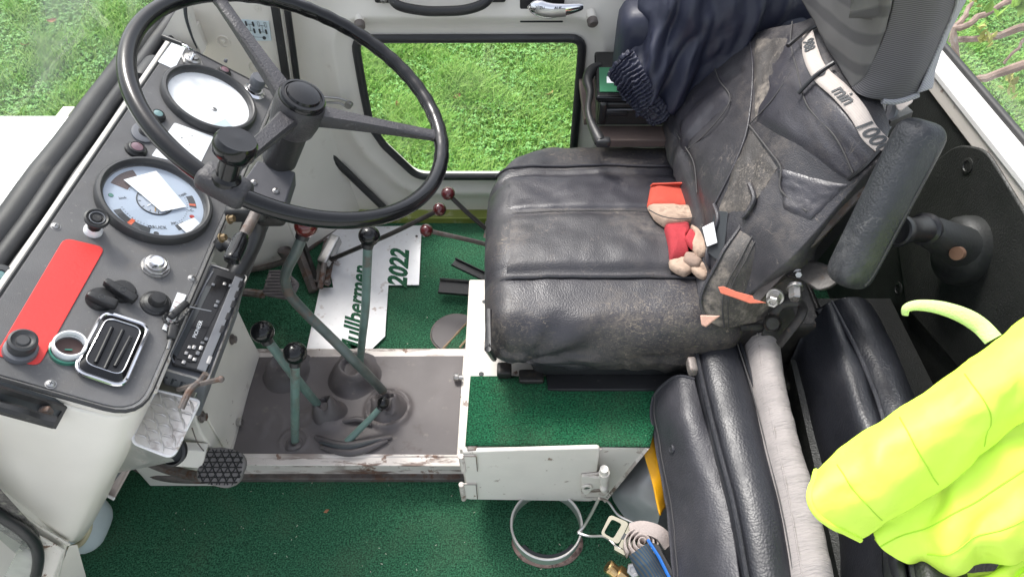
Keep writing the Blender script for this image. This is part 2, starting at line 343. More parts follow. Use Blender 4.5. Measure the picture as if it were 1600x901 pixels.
def round_poly(pts, r, n=4):
    out = []; m = len(pts); pts = [Vector(p) for p in pts]
    rr = r if hasattr(r, '__len__') else [r] * m
    for i in range(m):
        p = pts[i]; a = (pts[i - 1] - p); b = (pts[(i + 1) % m] - p); k = min(rr[i], a.length * .45, b.length * .45)
        if k < 1e-5: out.append(p); continue
        A = p + a.normalized() * k; B = p + b.normalized() * k
        for q in range(n + 1): t = q / n; out.append(A * (1 - t) ** 2 + p * 2 * t * (1 - t) + B * t * t)
    return out

WM = {}
def root(name, loc, label, cat, group=None, kind=None):
    o = bpy.data.objects.new(name, None); o.empty_display_size = .05; COL.objects.link(o); o.location = loc
    WM[o.name] = Matrix.Translation(Vector(loc)); o['label'] = label; o['category'] = cat
    if group: o['group'] = group
    if kind: o['kind'] = kind
    return o
def mk(name, mb, mat, parent=None, label=None, cat=None, group=None, kind=None, ang=38, bev=0, sub=0, solid=0, off=-1, loc=None):
    me = bpy.data.meshes.new(name)
    if parent is not None: W_ = WM[parent.name]
    else:
        if loc is None:
            xs = [p.x for p in mb.v]; ys = [p.y for p in mb.v]; zs = [p.z for p in mb.v]
            loc = Vector(((min(xs) + max(xs)) / 2, (min(ys) + max(ys)) / 2, min(zs)))
        W_ = Matrix.Translation(loc)
    I = W_.inverted(); me.from_pydata([tuple(I @ p) for p in mb.v], [], mb.f); me.validate()
    bm = bmesh.new(); bm.from_mesh(me)
    if not solid: bmesh.ops.recalc_face_normals(bm, faces=bm.faces[:])
    bm.to_mesh(me); bm.free()
    me.polygons.foreach_set('use_smooth', [True] * len(me.polygons)); me.set_sharp_from_angle(angle=R(ang))
    me.materials.append(mat); o = bpy.data.objects.new(name, me); COL.objects.link(o)
    if parent is not None: o.parent = parent; WM[o.name] = W_
    else: o.matrix_world = W_; o.location = loc; WM[o.name] = W_
    if label: o['label'] = label
    if cat: o['category'] = cat
    if group: o['group'] = group
    if kind: o['kind'] = kind
    if solid:
        s = o.modifiers.new('s', 'SOLIDIFY'); s.thickness = solid; s.offset = off
    if bev:
        b = o.modifiers.new('b', 'BEVEL'); b.width = bev; b.segments = 2; b.limit_method = 'ANGLE'; b.angle_limit = R(40); b.harden_normals = False
    if sub:
        s = o.modifiers.new('d', 'SUBSURF'); s.levels = sub; s.render_levels = sub
    return o
def orient(g):
    """wind a grid so that solidify with offset -1 thickens it away from the camera"""
    a = g[len(g) // 2][len(g[0]) // 2]; b = g[len(g) // 2 + 1][len(g[0]) // 2]; c = g[len(g) // 2][len(g[0]) // 2 + 1]
    nn = (c - a).cross(b - a)
    return g if nn.dot(CAM - a) > 0 else [r[::-1] for r in g]
def sheet(name, g, mat, parent=None, thick=.01, **k):
    return mk(name, MB().grid(orient(g)), mat, parent, solid=thick, off=-1, **k)
def struct(name, mb, mat, **k): return mk(name, mb, mat, kind='structure', **k)
def text(name, s, T, size, mat, parent, depth=.0006, shear=0, offset=0, spacing=1, **k):
    c = bpy.data.curves.new(name, 'FONT'); c.body = s; c.size = size; c.align_x = 'CENTER'; c.align_y = 'CENTER'; c.extrude = depth; c.shear = shear; c.offset = offset; c.space_character = spacing; c.resolution_u = 3
    o = bpy.data.objects.new('t', c); COL.objects.link(o); bpy.context.view_layer.update()
    me = o.evaluated_get(bpy.context.evaluated_depsgraph_get()).to_mesh()
    mb = MB(T).add([v.co.copy() for v in me.vertices], [tuple(p.vertices) for p in me.polygons])
    o.evaluated_get(bpy.context.evaluated_depsgraph_get()).to_mesh_clear(); bpy.data.objects.remove(o); bpy.data.curves.remove(c)
    return mk(name, mb, mat, parent, **k)
def screw(T, r, parent, name='screw', mat=None):
    mb = MB(T).lathe([(r * 1.25, 0), (r * 1.2, r * .12), (r, r * .15), (r * .95, r * .5), (r * .6, r * .75), (r * .18, r * .78)], 16)
    o = mk(name, mb, mat or steel, parent)
    mk('cross_slot', MB(T).box((0, 0, r * .76), (r * 1.0, r * .2, r * .1)).box((0, 0, r * .765), (r * .2, r * 1.0, r * .1)), dark_print, o)
    return o
def hexbolt(T, r, h, parent, name='bolt', mat=None):
    return mk(name, MB(T).lathe([(r * 1.35, 0), (r * 1.35, h * .2), (r * 1.3, h * .22)], 20).lathe([(r, h * .2), (r, h * .9), (r * .85, h), (r * .5, h), (r * .45, h * .9)], 6), mat or rusty, parent, ang=25)
def fbm(p, s, o=3):
    return mn.fractal(Vector(p) * s, .6, 2.1, o)
# ================================================================== OUTSIDE
GZ = -1.1
lawn = M('lawn_soil', (.055, .13, .02), .95, var=.4, vs=6, bump=1, bs=60, bd=8, wear=((.13, .11, .05), 9, .55, .1, .6, None))
g = MB(); g.grid([[Vector((x, y, GZ)) for x in (-120, -20, -5, 0, 5, 20, 120)] for y in (-120, -20, 0, 5, 20, 120)])
struct('lawn_ground', g, lawn, loc=(0, 0, GZ))
def blade_mat(name, c0, c1):
    m = M(name, c0, .55, var=.3, vs=3, spec=.3); t = m.node_tree; N = t.nodes; L = t.links; b = N['Principled BSDF']
    src = b.inputs['Base Color'].links[0].from_socket
    ge = N.new('ShaderNodeNewGeometry'); x = N.new('ShaderNodeMix'); x.data_type = 'RGBA'; L.new(ge.outputs['Random Per Island'], x.inputs[0]); L.new(src, x.inputs[6]); x.inputs[7].default_value = (*c1, 1)
    L.new(x.outputs[2], b.inputs['Base Color']); b.inputs['Transmission Weight'].default_value = 0
    return m
gb = blade_mat('grass_blade', (.15, .36, .045), (.35, .53, .13)); cl = blade_mat('clover', (.10, .29, .05), (.22, .44, .12))
def grass(name, boxes, dens, mat, label, cat, leafy=False):
    V = []; F = []; k = 0
    for x0, x1, y0, y1 in boxes:
        n = int((x1 - x0) * (y1 - y0) * dens)
        px = np.random.uniform(x0, x1, n); py = np.random.uniform(y0, y1, n)
        dn = (np.sin(px * 3.1 + 1.3 * np.sin(py * 2.3)) * np.cos(py * 2.7 + np.sin(px * 4.7)) + np.sin(px * 9 + py * 7) * .4)
        keep = np.random.rand(n) < np.clip(.75 + dn * .3, .2, 1); px = px[keep]; py = py[keep]; dn = dn[keep]; n = len(px)
        a = np.random.uniform(0, 2 * math.pi, n); dx = np.cos(a); dy = np.sin(a)
        if leafy:
            s = np.random.uniform(.006, .013, n); z = GZ + np.random.uniform(.012, .05, n); ti = np.random.uniform(-.5, .5, n)
            for k2 in range(3):
                b = a + k2 * 2.094; cx = px + np.cos(b) * s * .9; cy = py + np.sin(b) * s * .9
                q = [np.stack([px, py, z], 1), np.stack([cx - np.sin(b) * s * .6, cy + np.cos(b) * s * .6, z + ti * s], 1), np.stack([px + np.cos(b) * s * 1.9, py + np.sin(b) * s * 1.9, z + ti * s * .5], 1), np.stack([cx + np.sin(b) * s * .6, cy - np.cos(b) * s * .6, z + s * .3], 1)]
                V.append(np.stack(q, 1).reshape(-1, 3)); F.append(np.arange(n * 4).reshape(-1, 4) + k); k += n * 4
        else:
            h = np.random.uniform(.025, .075, n) * (1 + np.clip(dn, -.3, .8) * .7); w = np.random.uniform(.0016, .0036, n); ln = np.random.uniform(.2, 1.1, n) * h; lx = np.cos(a + 1.2) * ln; ly = np.sin(a + 1.2) * ln
            b0 = np.stack([px - dx * w, py - dy * w, np.full(n, GZ)], 1); b1 = np.stack([px + dx * w, py + dy * w, np.full(n, GZ)], 1)
            m1 = np.stack([px + dx * w + lx * .35, py + dy * w + ly * .35, GZ + h * .65], 1); m0 = np.stack([px - dx * w + lx * .35, py - dy * w + ly * .35, GZ + h * .65], 1)
            tp = np.stack([px + lx, py + ly, GZ + h * .95], 1); tq = tp + np.stack([dx * w * .2, dy * w * .2, h * 0], 1)
            V.append(np.stack([b0, b1, m1, m0, tq, tp], 1).reshape(-1, 3)); bb = np.arange(n) * 6 + k
            F.append(np.concatenate([np.stack([bb, bb + 1, bb + 2, bb + 3], 1), np.stack([bb + 3, bb + 2, bb + 4, bb + 5], 1)])); k += n * 6
    V = np.concatenate(V); F = np.concatenate(F)
    me = bpy.data.meshes.new(name); me.vertices.add(len(V)); me.vertices.foreach_set('co', V.ravel().astype(np.float32))
    me.loops.add(F.size); me.loops.foreach_set('vertex_index', F.ravel().astype(np.int32)); me.polygons.add(len(F)); me.polygons.foreach_set('loop_start', np.arange(0, F.size, 4, dtype=np.int32))
    me.update(calc_edges=True); me.materials.append(mat); o = bpy.data.objects.new(name, me); COL.objects.link(o); o['kind'] = 'stuff'; o['label'] = label; o['category'] = cat
door_box = (-1.3, .85, 3.0, 5.3); front_box = (-4.9, -1.7, 3.2, 6.2); rear_box = (2.3, 4.4, 3.0, 6.0)
grass('grass', [door_box], 19000, gb, 'short bright green grass seen through the driver door window and around the cab', 'grass')
grass('lawn_grass', [front_box, rear_box], 8000, gb, 'green grass beyond the windscreen and behind the rear window', 'grass')
grass('clover', [door_box, front_box, rear_box], 2600, cl, 'small clover leaves growing in the lawn', 'clover', leafy=True)
dl = [(620, 165), (713, 152), (860, 145), (745, 150), (830, 75), (600, 215), (840, 78)]
for i, (u, v) in enumerate([(620, 165), (713, 152), (860, 148), (82, 33), (40, 72)]):
    p = PZ(u, v, GZ + .05); T = Matrix.Translation(p) @ Matrix.Rotation(random.random() * 6, 4, 'Z') @ Matrix.Rotation(.5, 4, 'X')
    lb = ['dry brown fallen leaf on the grass left of the window centre', 'small dry leaf on the grass near the middle of the door window', 'pale dead leaf on the grass toward the right of the door window', 'reddish dry leaf on the grass beyond the windscreen, the farther one', 'reddish dry leaf on the grass beyond the windscreen, the nearer one'][i]
    mk('fallen_leaf', MB(T).grid([[Vector((x * .035, y * .018 * (1 - (x * .9) ** 2), .012 * x * x + .008 * abs(y))) for y in (-1, -.4, .4, 1)] for x in (-1, -.6, -.2, .2, .6, 1)]), dry_leaf, label=lb, cat='leaf', group='fallen leaves on the lawn', loc=p)
struct('pink_paving', MB().box((6.3, 2.9, GZ + .03), (6.0, 1.6, .06)), slab_m, loc=(3.9, 3.05, GZ), bev=.01)
struct('unseen_bounce_paving', MB().box((0, -6.9, GZ + .03), (40, 18.0, .06)), M('bounce_concrete', (.50, .50, .48), .85, var=.1, bump=.4, bs=90), loc=(0, -6.9, GZ))  # unseen paving, added to bounce neutral light into the cab
bonnet = root('bonnet', (-1.5, .9, .5), 'white engine bonnet of the vehicle in front of the windscreen', 'bonnet')
mk('bonnet_panel', MB().rbox((-1.72, .64, .45), (1.76, 1.46, .2), .02, 6), white_paint, bonnet)
# shrub behind the rear window
sh = root('shrub', (1.95, 1.9, GZ), 'bare shrub with budding twigs behind the rear window', 'shrub')
def twig(pts, r0, r1, name='branch'):
    q = spl([P(p) for p in pts], 14); q = [p + Vector((fbm(p, 9), fbm(p + Vector((3, 1, 2)), 9), fbm(p + Vector((7, 3, 1)), 9))) * .012 for p in q]
    mk(name, MB().tube(q, [r0 + (r1 - r0) * i / 13 * (1 + .15 * math.sin(i * 2.1)) for i in range(14)], 8), bark, sh)
twig([(1500, 120, 'd', 2.2), (1490, 55, 'd', 2.15), (1510, 45, 'd', 2.15), (1540, 22, 'd', 2.2), (1605, -8, 'd', 2.3)], .011, .009)
twig([(1488, 50, 'd', 2.2), (1506, 28, 'd', 2.2), (1523, 4, 'd', 2.25)], .012, .006)
twig([(1640, 55, 'd', 2.1), (1590, 50, 'd', 2.15), (1540, 60, 'd', 2.2), (1485, 61, 'd', 2.25)], .015, .009)
twig([(1650, 90, 'd', 2.0), (1590, 103, 'd', 2.05), (1535, 120, 'd', 2.1), (1480, 150, 'd', 2.15)], .017, .009)
twig([(1605, 60, 'd', 2.1), (1585, 80, 'd', 2.1), (1568, 100, 'd', 2.12)], .005, .004)
twig([(1640, 240, 'd', 2.0), (1650, 90, 'd', 2.0), (1640, 55, 'd', 2.1), (1620, -40, 'd', 2.2)], .022, .014, 'trunk')
for (u, v, n, sz, mt) in [(1540, 62, 9, 15, leaf_y), (1533, 48, 5, 12, leaf_y), (1575, 135, 8, 16, leaf_y), (1550, 30, 3, 26, leaf_m), (1590, 18, 5, 30, leaf_m), (1585, 150, 4, 14, leaf_y), (1522, 6, 4, 9, leaf_y), (1515, 50, 2, 20, leaf_m)]:
    mb = MB(); c = PD(u, v, 2.1)
    for i in range(n):
        T = Matrix.Translation(c + Vector((random.gauss(0, 1), random.gauss(0, 1), random.gauss(0, 1))) * sz * .0007) @ Matrix.Rotation(random.random() * 6, 4, 'Z') @ Matrix.Rotation(R(random.uniform(20, 130)), 4, 'X')
        s_ = sz * .002 * random.uniform(.6, 1.1)
        mb.add([(0, 0, 0), (s_ * .35, s_ * .3, .003), (s_ * .28, s_ * .75, .004), (0, s_ * 1.2, 0), (-s_ * .28, s_ * .75, .004), (-s_ * .35, s_ * .3, .003), (0, s_ * .6, -.003)], [(0, 1, 6), (1, 2, 6), (2, 3, 6), (3, 4, 6), (4, 5, 6), (5, 0, 6)], T)
    mk('leaf_cluster', mb, mt, sh)

# ================================================================== CAB SHELL
struct('cab_floor', MB().grid([[Vector((-1.2 + 2.1 * i / 24, .1 + .95 * j / 16, 0 + .0018 * fbm((i * .3, j * .3, 0), 1))) for i in range(25)] for j in range(17)]).box((-.15, .575, -.05), (2.1, .95, .06)), carpet, loc=(0, .5, 0))
FZ = .07
struct('driver_floor', MB().grid([[Vector((-.98 + 1.85 * i / 24, 1.006 + .55 * j / 8, FZ + .002 * fbm((i * .3, j * .3, 0), 1))) for i in range(25)] for j in range(9)]).box((-.05, 1.28, .03), (1.85, .54, .06)), carpet, loc=(0, 1.2, 0))
# rough little bits lying on the carpets
fl = MB()
for i in range(120):
    far = i > 80
    p = Vector((random.uniform(-.7, .3), random.uniform(1.03, 1.5), FZ + .004)) if far else Vector((random.uniform(-.75, .3), random.uniform(.3, .72), .004))
    T = Matrix.Translation(p) @ Matrix.Rotation(random.random() * 6, 4, 'Z'); L_ = random.uniform(.0015, .005)
    fl.box((0, 0, 0), (L_, random.uniform(.0006, .0015), .0008), T)
mk('carpet_litter', fl, M('litter', (.5, .48, .38), .8), label='tiny pale bits of straw and grit scattered on the green carpets', cat='litter', kind='stuff')
p = PZ(510, 798, .003); mk('dry_leaf_scrap', MB(Matrix.Translation(p)).add([(-.006, -.003, 0), (.002, -.005, .002), (.006, .004, 0), (-.001, .003, .003)], [(0, 1, 2, 3)]), dry_leaf, label='small brown leaf scrap lying on the near green carpet', cat='leaf')
# bulkhead, inner walls
wl = MB()
wl.box((-.805, .79, .52), (.03, 1.1, .30)).box((-1.17, .9, .2), (.03, 1.3, .5)).box((-1.0, .77, .45), (.34, 1.04, .03)).box((-.5, 1.60, -.05), (1.0, .03, .3))
struct('cab_bulkhead', wl, cream)
# wheel-arch wall: runs across the front far corner down to the driver's floor
A = PZ(372, 428, FZ); B = PZ(540, 347, FZ); B2 = PZ(470, 400, FZ + .005)
up = Vector((-.03, .02, .40))
aw = MB(); aw.hull([A + Vector((-.25, -.12, 0)), B2, B2 + up, A + up + Vector((-.25, -.12, 0))], (.0, .02, 0)).hull([B2, B + Vector((.05, .04, 0)), B + up + Vector((.05, .04, 0)), B2 + up], (.0, .02, 0))
struct('wheel_arch_wall', aw, cream, bev=.003)
struct('floor_edge_strip', MB().tube([A + Vector((-.2, -.1, .006)), B2 + Vector((0, -.006, .006)), B + Vector((.0, -.01, .006))], .006, 6), rusty)
p0 = PZ(520, 352, FZ); p1 = PZ(775, 345, FZ)
struct('door_sill', MB().box((-.05, 1.535, FZ + .006), (1.1, .045, .03)), olive, bev=.003)

# ------------------------------------------------------------------ driver's door
DY = 1.55
door = root('driver_door', (0, DY, FZ + .02), 'cream driver door with lower window, black grab handle and chrome latch', 'door')
wpix = [(553, 58), (912, 57), (893, 275), (652, 275), (600, 226), (578, 195), (566, 135)]
wp = [PY(u, v, DY) for u, v in wpix]
def ring_outline(rad, extra=0.):
    pts = round_poly([Vector((p.x, p.z, 0)) for p in wp], [.035, .035, .02, .03, .01, .02, .02], 5)
    c = Vector((-.05, .47, 0)); out = []
    m = len(pts)
    for i, p in enumerate(pts):
        t = (pts[(i + 1) % m] - pts[i - 1]).normalized(); nn = Vector((t.y, -t.x, 0))
        if nn.dot(p - c) < 0: nn = -nn
        q = p + nn * rad
        out.append(Vector((q.x, DY + extra, q.y)))
    return out
mb = MB(); o0 = ring_outline(.006); nn = len(o0)
loops = [ring_outline(.006, .03), ring_outline(.006, 0), ring_outline(.036, 0), ring_outline(.048, -.010), ring_outline(.060, -.012), ring_outline(.078, .0)]
last = ring_outline(.078, 0)
def toward(l, k):   # spread outwards to the door's outer rectangle
    out = []
    for p in l:
        d = Vector((p.x + .05, 0, p.z - .47)); s_ = []
        for a, lim in ((d.x, .86 if d.x > 0 else -.60), (d.z, .60 if d.z > 0 else -.44)):
            s_.append(lim / a if abs(a) > 1e-6 else 9)
        k_ = min(s_); q = Vector((-.05 + d.x * k_, DY, .47 + d.z * k_)); out.append(p.lerp(q, k))
    return out
loops += [toward(last, .12), toward(last, .5), toward(last, 1)]
vs = [p for l in loops for p in l]; fs = [(j * nn + i, j * nn + (i + 1) % nn, (j + 1) * nn + (i + 1) % nn, (j + 1) * nn + i) for j in range(len(loops) - 1) for i in range(nn)]
mb.add(vs, fs); mk('door_panel', mb, cream, door, ang=50)
mk('window_seal', MB().tube(ring_outline(-.002, -.006), .011, 10, closed=True, up=(0, 1, 0), flat=.8), black_rubber, door)
mk('window_pane', MB().add(ring_outline(.0, .004), [tuple(range(nn))]), win_glass, door)
# pressed bead above the window
q = [P(t) for t in [(520, 92, 'y', DY), (522, 60, 'y', DY), (540, 33, 'y', DY), (600, 28, 'y', DY), (760, 28, 'y', DY), (905, 20, 'y', DY), (935, 32, 'y', DY), (945, 60, 'y', DY), (940, 100, 'y', DY)]]
mk('pressed_bead', MB().tube(spl(q, 50), .007, 8, flat=.5, up=(0, 1, 0)), cream, door)
# grab handle
q = [P(t) for t in [(606, -14, 'y', DY - .01), (612, -2, 'y', DY - .035), (625, 10, 'y', DY - .05), (660, 17, 'y', DY - .055), (690, 18, 'y', DY - .055), (725, 16, 'y', DY - .055), (752, 8, 'y', DY - .05), (765, -4, 'y', DY - .035), (770, -16, 'y', DY - .01)]]
h = mk('grab_handle', MB().tube(spl(q, 40), .0115, 12, flat=.75, up=(0, 1, 0)), plastic_black, door)
mk('handle_foot', MB().rbox(PY(600, -4, DY - .006), (.045, .012, .025), .005, 4), plastic_black, h); mk('handle_foot', MB().rbox(PY(775, -5, DY - .006), (.045, .012, .025), .005, 4), plastic_black, h)
screw(frame(PY(599, 1, DY - .012), (1, 0, 0), (0, -1, 0)), .006, h)
# latch
a, b = PY(812, 36, DY - .004), PY(880, 36, DY - .004)
lt = mk('latch_plate', MB().box(((a.x + b.x) / 2, DY - .002, a.z + .06), (b.x - a.x, .006, .12)), satin_black, door, bev=.003)
q = spl([P(t) for t in [(834, 3, 'y', DY - .02), (840, 12, 'y', DY - .03), (858, 17, 'y', DY - .035), (880, 16, 'y', DY - .035), (900, 13, 'y', DY - .032), (911, 11, 'y', DY - .03)]], 20)
mk('latch_lever', MB().tube(q, [.014, .019, .020, .020, .020, .0195, .019, .0185, .018, .017, .016, .015, .014, .013, .012, .011, .010, .009, .008, .006], 14, flat=.55, up=(0, 1, 0)), chrome, lt)
mk('lever_inlay', MB().tube([p + Vector((0, -.0105, -.001)) for p in q[3:13]], .0105, 8, flat=.3, up=(0, 1, 0)), steel, lt)
for w_, c_ in (('ZU', 847), ('AUF', 872)): text('lever_lettering', w_, frame(PY(c_, 13, DY - .046), (1, 0, 0), (0, -1, .1)), .009, dark_print, lt, .0004)
for (u, v) in ((561, 24), (922, 19)):
    T = frame(PY(u, v, DY), (1, 0, 0), (.15, -1, -.35))
    s_ = mk('rubber_stop', MB(T).lathe([(.011, 0), (.011, .018), (.009, .02), (.012, .022), (.012, .034), (.008, .037)], 18), cream, door)
    mk('stop_cap', MB(T).lathe([(.0125, .024), (.0128, .036), (.009, .040), (.004, .040)], 18), rusty, s_)
screw(frame(PY(971, 44, DY - .012), (1, 0, 0), (0, -1, 0)), .0075, door, 'bolt', rusty)
# diagonal seal on the door's lower front corner, upright seal and door check wire
mk('corner_seal', MB().tube([P((470, 200, 'y', DY - .012)), P((500, 228, 'y', DY - .012)), P((605, 330, 'y', DY - .012))], .012, 8, flat=.5, up=(0, 1, 0)), seal_rubber, door)
ck = mk('door_check', MB().tube(spl([P(t) for t in [(455, 146, 'y', DY - .03), (480, 150, 'y', DY - .03), (510, 152, 'y', DY - .03), (530, 154, 'y', DY - .03), (547, 160, 'y', DY - .03), (550, 164, 'y', DY - .03), (540, 166, 'y', DY - .03), (528, 161, 'y', DY - .03), (495, 160, 'y', DY - .03), (455, 160, 'y', DY - .03)]], 46), .0032, 8), steel, door)
mk('check_roller', MB(frame(PY(545, 162, DY - .045), (1, 0, 0), (0, -1, 0))).lathe([(.009, 0), (.010, .006), (.009, .012), (.004, .012)], 14), steel, ck)
# B-side wall behind the door
struct('rear_door_pillar', MB().box((.74, DY + .01, .35), (.25, .03, .9)), cream)

# hinge-side panel with the shift-pattern sticker
SY = 1.50
sp = root('side_panel', tuple(PY(380, 150, SY)), 'cream front side panel left of the driver door with gear pattern sticker', 'panel')
bx = [P((432, -40, 'y', SY)), P((458, 135, 'y', SY)), P((470, 215, 'y', SY)), P((500, 330, 'y', SY)), P((330, 330, 'y', SY)), P((290, 200, 'y', SY)), P((262, 80, 'y', SY)), P((285, -40, 'y', SY))]
mk('panel_sheet', MB().hull(bx, (0, .02, 0)), cream, sp, bev=.003)
mk('upright_seal', MB().tube([P((425, -20, 'y', SY - .01)), P((448, 128, 'y', SY - .01))], .012, 4, flat=.6, up=(0, 1, 0)), seal_rubber, sp)
mk('door_gap_seal', MB().tube([P((444, -20, 'y', SY + .0)), P((458, 80, 'y', SY)), P((466, 140, 'y', SY))], .008, 8), black_rubber, sp)
st = mk('shift_sticker', MB().hull([P((377, 31, 'y', SY - .003)), P((420, 34, 'y', SY - .003)), P((424, 64, 'y', SY - .003)), P((378, 64, 'y', SY - .003))], (0, .002, 0)), sticker_blue, sp)
for (u, v, k) in [(384.5, 37, 1), (395.5, 38, 1), (404, 38, 0), (414.5, 39, 0), (386.5, 48, 1), (397.5, 48.5, 1), (406, 49, 1), (416, 50, 1)]:
    T = frame(PY(u, v, SY - .0045), (1, 0, 0), (0, -1, 0)); w_ = .0042
    if k: mk('wheel_mark', MB(T).prism(rpoly(w_, .012, .0018, 3), 0, .0008), dark_print, st)
    else: mk('wheel_mark', MB(T).tube([Vector((x, y, .0005)) for x, y in rpoly(w_, .012, .0018, 3)], .0004, 4, closed=True), dark_print, st)
for (u, v) in ((394.5, 58), (413, 59.5)): mk('dot_mark', MB(frame(PY(u, v, SY - .0045), (1, 0, 0), (0, -1, 0))).lathe([(.0042, 0), (.0042, .0008)], 16), dark_print, st)
lm = MB()
for a_, b_ in (((384, 38), (396, 39)), ((404, 40), (414, 41)), ((390, 38), (392, 49)), ((409, 40), (411, 50)), ((386, 48), (398, 49)), ((406, 50), (416, 51)), ((395, 58), (413, 59))): lm.tube([PY(*a_, SY - .0045), PY(*b_, SY - .0045)], .0004, 4)
mk('link_lines', lm, dark_print, st)
for (u, v, r_) in ((349, 65, .014), (401, 106, .019), (402, 12, .008)):
    T = frame(PY(u, v, SY - .001), (1, 0, 0), (0, -1, 0)); hexbolt(T, r_ * .35, r_ * .25, sp, mat=cream); mk('pressed_ring', MB(T).tube([Vector((r_ * math.cos(k * .2618), r_ * math.sin(k * .2618), 0)) for k in range(24)], r_ * .12, 6, closed=True), cream, sp)
mk('crack_line', MB().tube(spl([P((289, 8, 'y', 1.368)), P((291, 30, 'y', 1.368)), P((300, 58, 'y', 1.368)), P((308, 76, 'y', 1.368))], 14), [.004 - .0002 * i for i in range(14)], 6), dark_print, sp)
# wiper/heater duct lever hole area beside the windscreen
mk('pillar_cover', MB().hull([P((216, 116, 'y', 1.37)), P((280, 8, 'y', 1.37)), P((292, 8, 'y', 1.37)), P((302, 58, 'y', 1.37)), P((316, 86, 'y', 1.37)), P((262, 68, 'y', 1.37)), P((236, 112, 'y', 1.37))], (0, .03, 0)), cream, sp)

# ------------------------------------------------------------------ windscreen sill, rubbers, pane
ws = root('windscreen', (-.78, .9, .76), 'windscreen lower edge with two black rubber seals in front of the dashboard', 'windscreen')
def yl(pa, x, r, n=40):
    """a run of rubber along the cab's width at depth x passing through a surveyed point"""
    p = PX(*pa, x); return [Vector((x + .0015 * fbm((i * .4, 0, 0), 1), .25 + 1.6 * i / (n - 1), p.z + .002 * fbm((0, i * .35, 0), 1))) for i in range(n)], p.z
q, zr1 = yl((118, 208), -.79, 0); mk('outer_seal', MB().tube(q, .024, 14, flat=.9), seal_rubber, ws)
q, zr2 = yl((140, 214), -.762, 0); mk('inner_seal', MB().tube(q, .016, 12), seal_rubber, ws)
mk('filler_strip', MB().tube([p + Vector((-.013, 0, .0125)) for p in q], .0035, 6), cream, ws)
print('rubber z', zr1, zr2)
mk('sill_sheet', MB().box((-.757, .875, zr2 - .05), (.075, 1.25, .06)), cream, ws, bev=.004)
q, zc = yl((128, 262), -.732, 0); mk('cable', MB().tube(q, .006, 8), black_rubber, ws)
mk('duct_gap', MB().box((-.732, .875, zc - .008), (.02, 1.2, .01)), dark_print, ws)
mk('seal_end', MB(frame(PX(238, 106, -.735), (1, 0, 0), (0, -1, .05))).lathe([(.001, -.022), (.018, -.02), (.021, -.012), (.021, .05), (.019, .058), (.002, .06)], 20), seal_rubber, ws)
mk('windscreen_pane', MB().grid([[Vector((-.81 + .10 * k, y, zr1 + .8 * k)) for y in (.1, 1.52)] for k in (0, 1)]), glass('hazed_windscreen', (.97, .99, .97), .15), ws)  # pale veil mixed into the pane stands for its milky reflection
kb = root('round_switch', tuple(PX(2, 428, -.70)), 'small round grey push switch with pale green centre at the left edge', 'switch')
T = frame(PX(-1, 430, -.73), (1, 0, -.4), (.5, -.35, .8)); mk('switch_body', MB(T).lathe([(.018, -.05), (.018, -.005), (.0165, 0), (.009, .001), (.0085, -.001)], 28), M('switch_grey', (.07, .07, .072), .5), kb); mk('switch_lens', MB(T).lathe([(.0083, -.002), (.006, .001), (.002, .0015)], 20), blue_lens, kb)

# ================================================================== DASHBOARD
DN = Vector((.566, 0, .824)).normalized(); DX = Vector((.824, 0, -.566)).normalized(); D0 = Vector((-.527, 0, .62))
def DP(u, v, h=0.): return PP(u, v, D0 + DN * h, DN)
def DL(u, v):
    p = DP(u, v); return ((p - D0).dot(DX), p.y)
def DF(u, v, h=0., rot=0.):
    return frame(DP(u, v, h), DX, DN) @ Matrix.Rotation(R(rot), 4, 'Z')
DM = frame(D0, DX, DN)            # local x = towards the driver's side edge, y = across the cab
dash = root('dashboard', tuple(D0 + Vector((-.1, .9, -.05))), 'sloping black dashboard in a cream housing with two big round gauges and a red plate', 'dashboard')
outl = [(-.004, .520), (-.004, 1.334), (-.222, 1.334), (-.222, .505), (-.06, .505)]
def rp2(pts, r, n=6): return [(p.x, p.y) for p in round_poly([Vector((*p, 0)) for p in pts], r, n)]
pan = rp2([(-.004, .508), (-.004, 1.334), (-.222, 1.334), (-.222, .508)], [.045, .012, .012, .012])
mk('housing', MB(DM).prism(rp2([(.004, .500), (.004, 1.345), (-.236, 1.345), (-.236, .500)], [.052, .015, .015, .015]), -.014, -.0025), cream_worn, dash, bev=.003)
mk('instrument_panel', MB(DM).prism(pan, -.002, .0015), dash_black, dash, bev=.001)
e_ = [DM @ Vector((x, y, -.001)) for x, y in rp2([(.002, .503), (.002, 1.338), (-.226, 1.338), (-.226, .503)], [.048, .014, .014, .014])]
mk('panel_edge_trim', MB().tube(e_, .0028, 6, closed=True), seal_rubber, dash)
# cream flank that faces the passenger door
fa, fb = DM @ Vector((.004, .545, -.012)), DM @ Vector((-.05, .500, -.012))
fr = []
A_ = DP(227, 628, -.012); A0 = DM @ Vector((-.05, .500, -.012)); A1 = DM @ Vector((-.236, .500, -.012)); Bm = P((113, 848, 'y', .455)); Dm = P((0, 775, 'y', .45)); Dm2 = P((-60, 735, 'y', .45))
c1 = [DM @ Vector((.004, .60, -.012)), DM @ Vector((.0035, .55, -.012)), DM @ Vector((-.010, .513, -.012)), DM @ Vector((-.05, .500, -.012)), DM @ Vector((-.14, .499, -.012)), DM @ Vector((-.26, .497, -.012))]
c3 = [P((134, 836, 'y', .54)), P((128, 842, 'y', .51)), P((118, 847, 'y', .475)), P((104, 842, 'y', .455)), P((40, 800, 'y', .45)), P((-60, 735, 'y', .44))]
c2 = [c1[i].lerp(c3[i], .5) + Vector((.012, -.004, .01)) * (1 if i < 4 else .5) for i in range(6)]
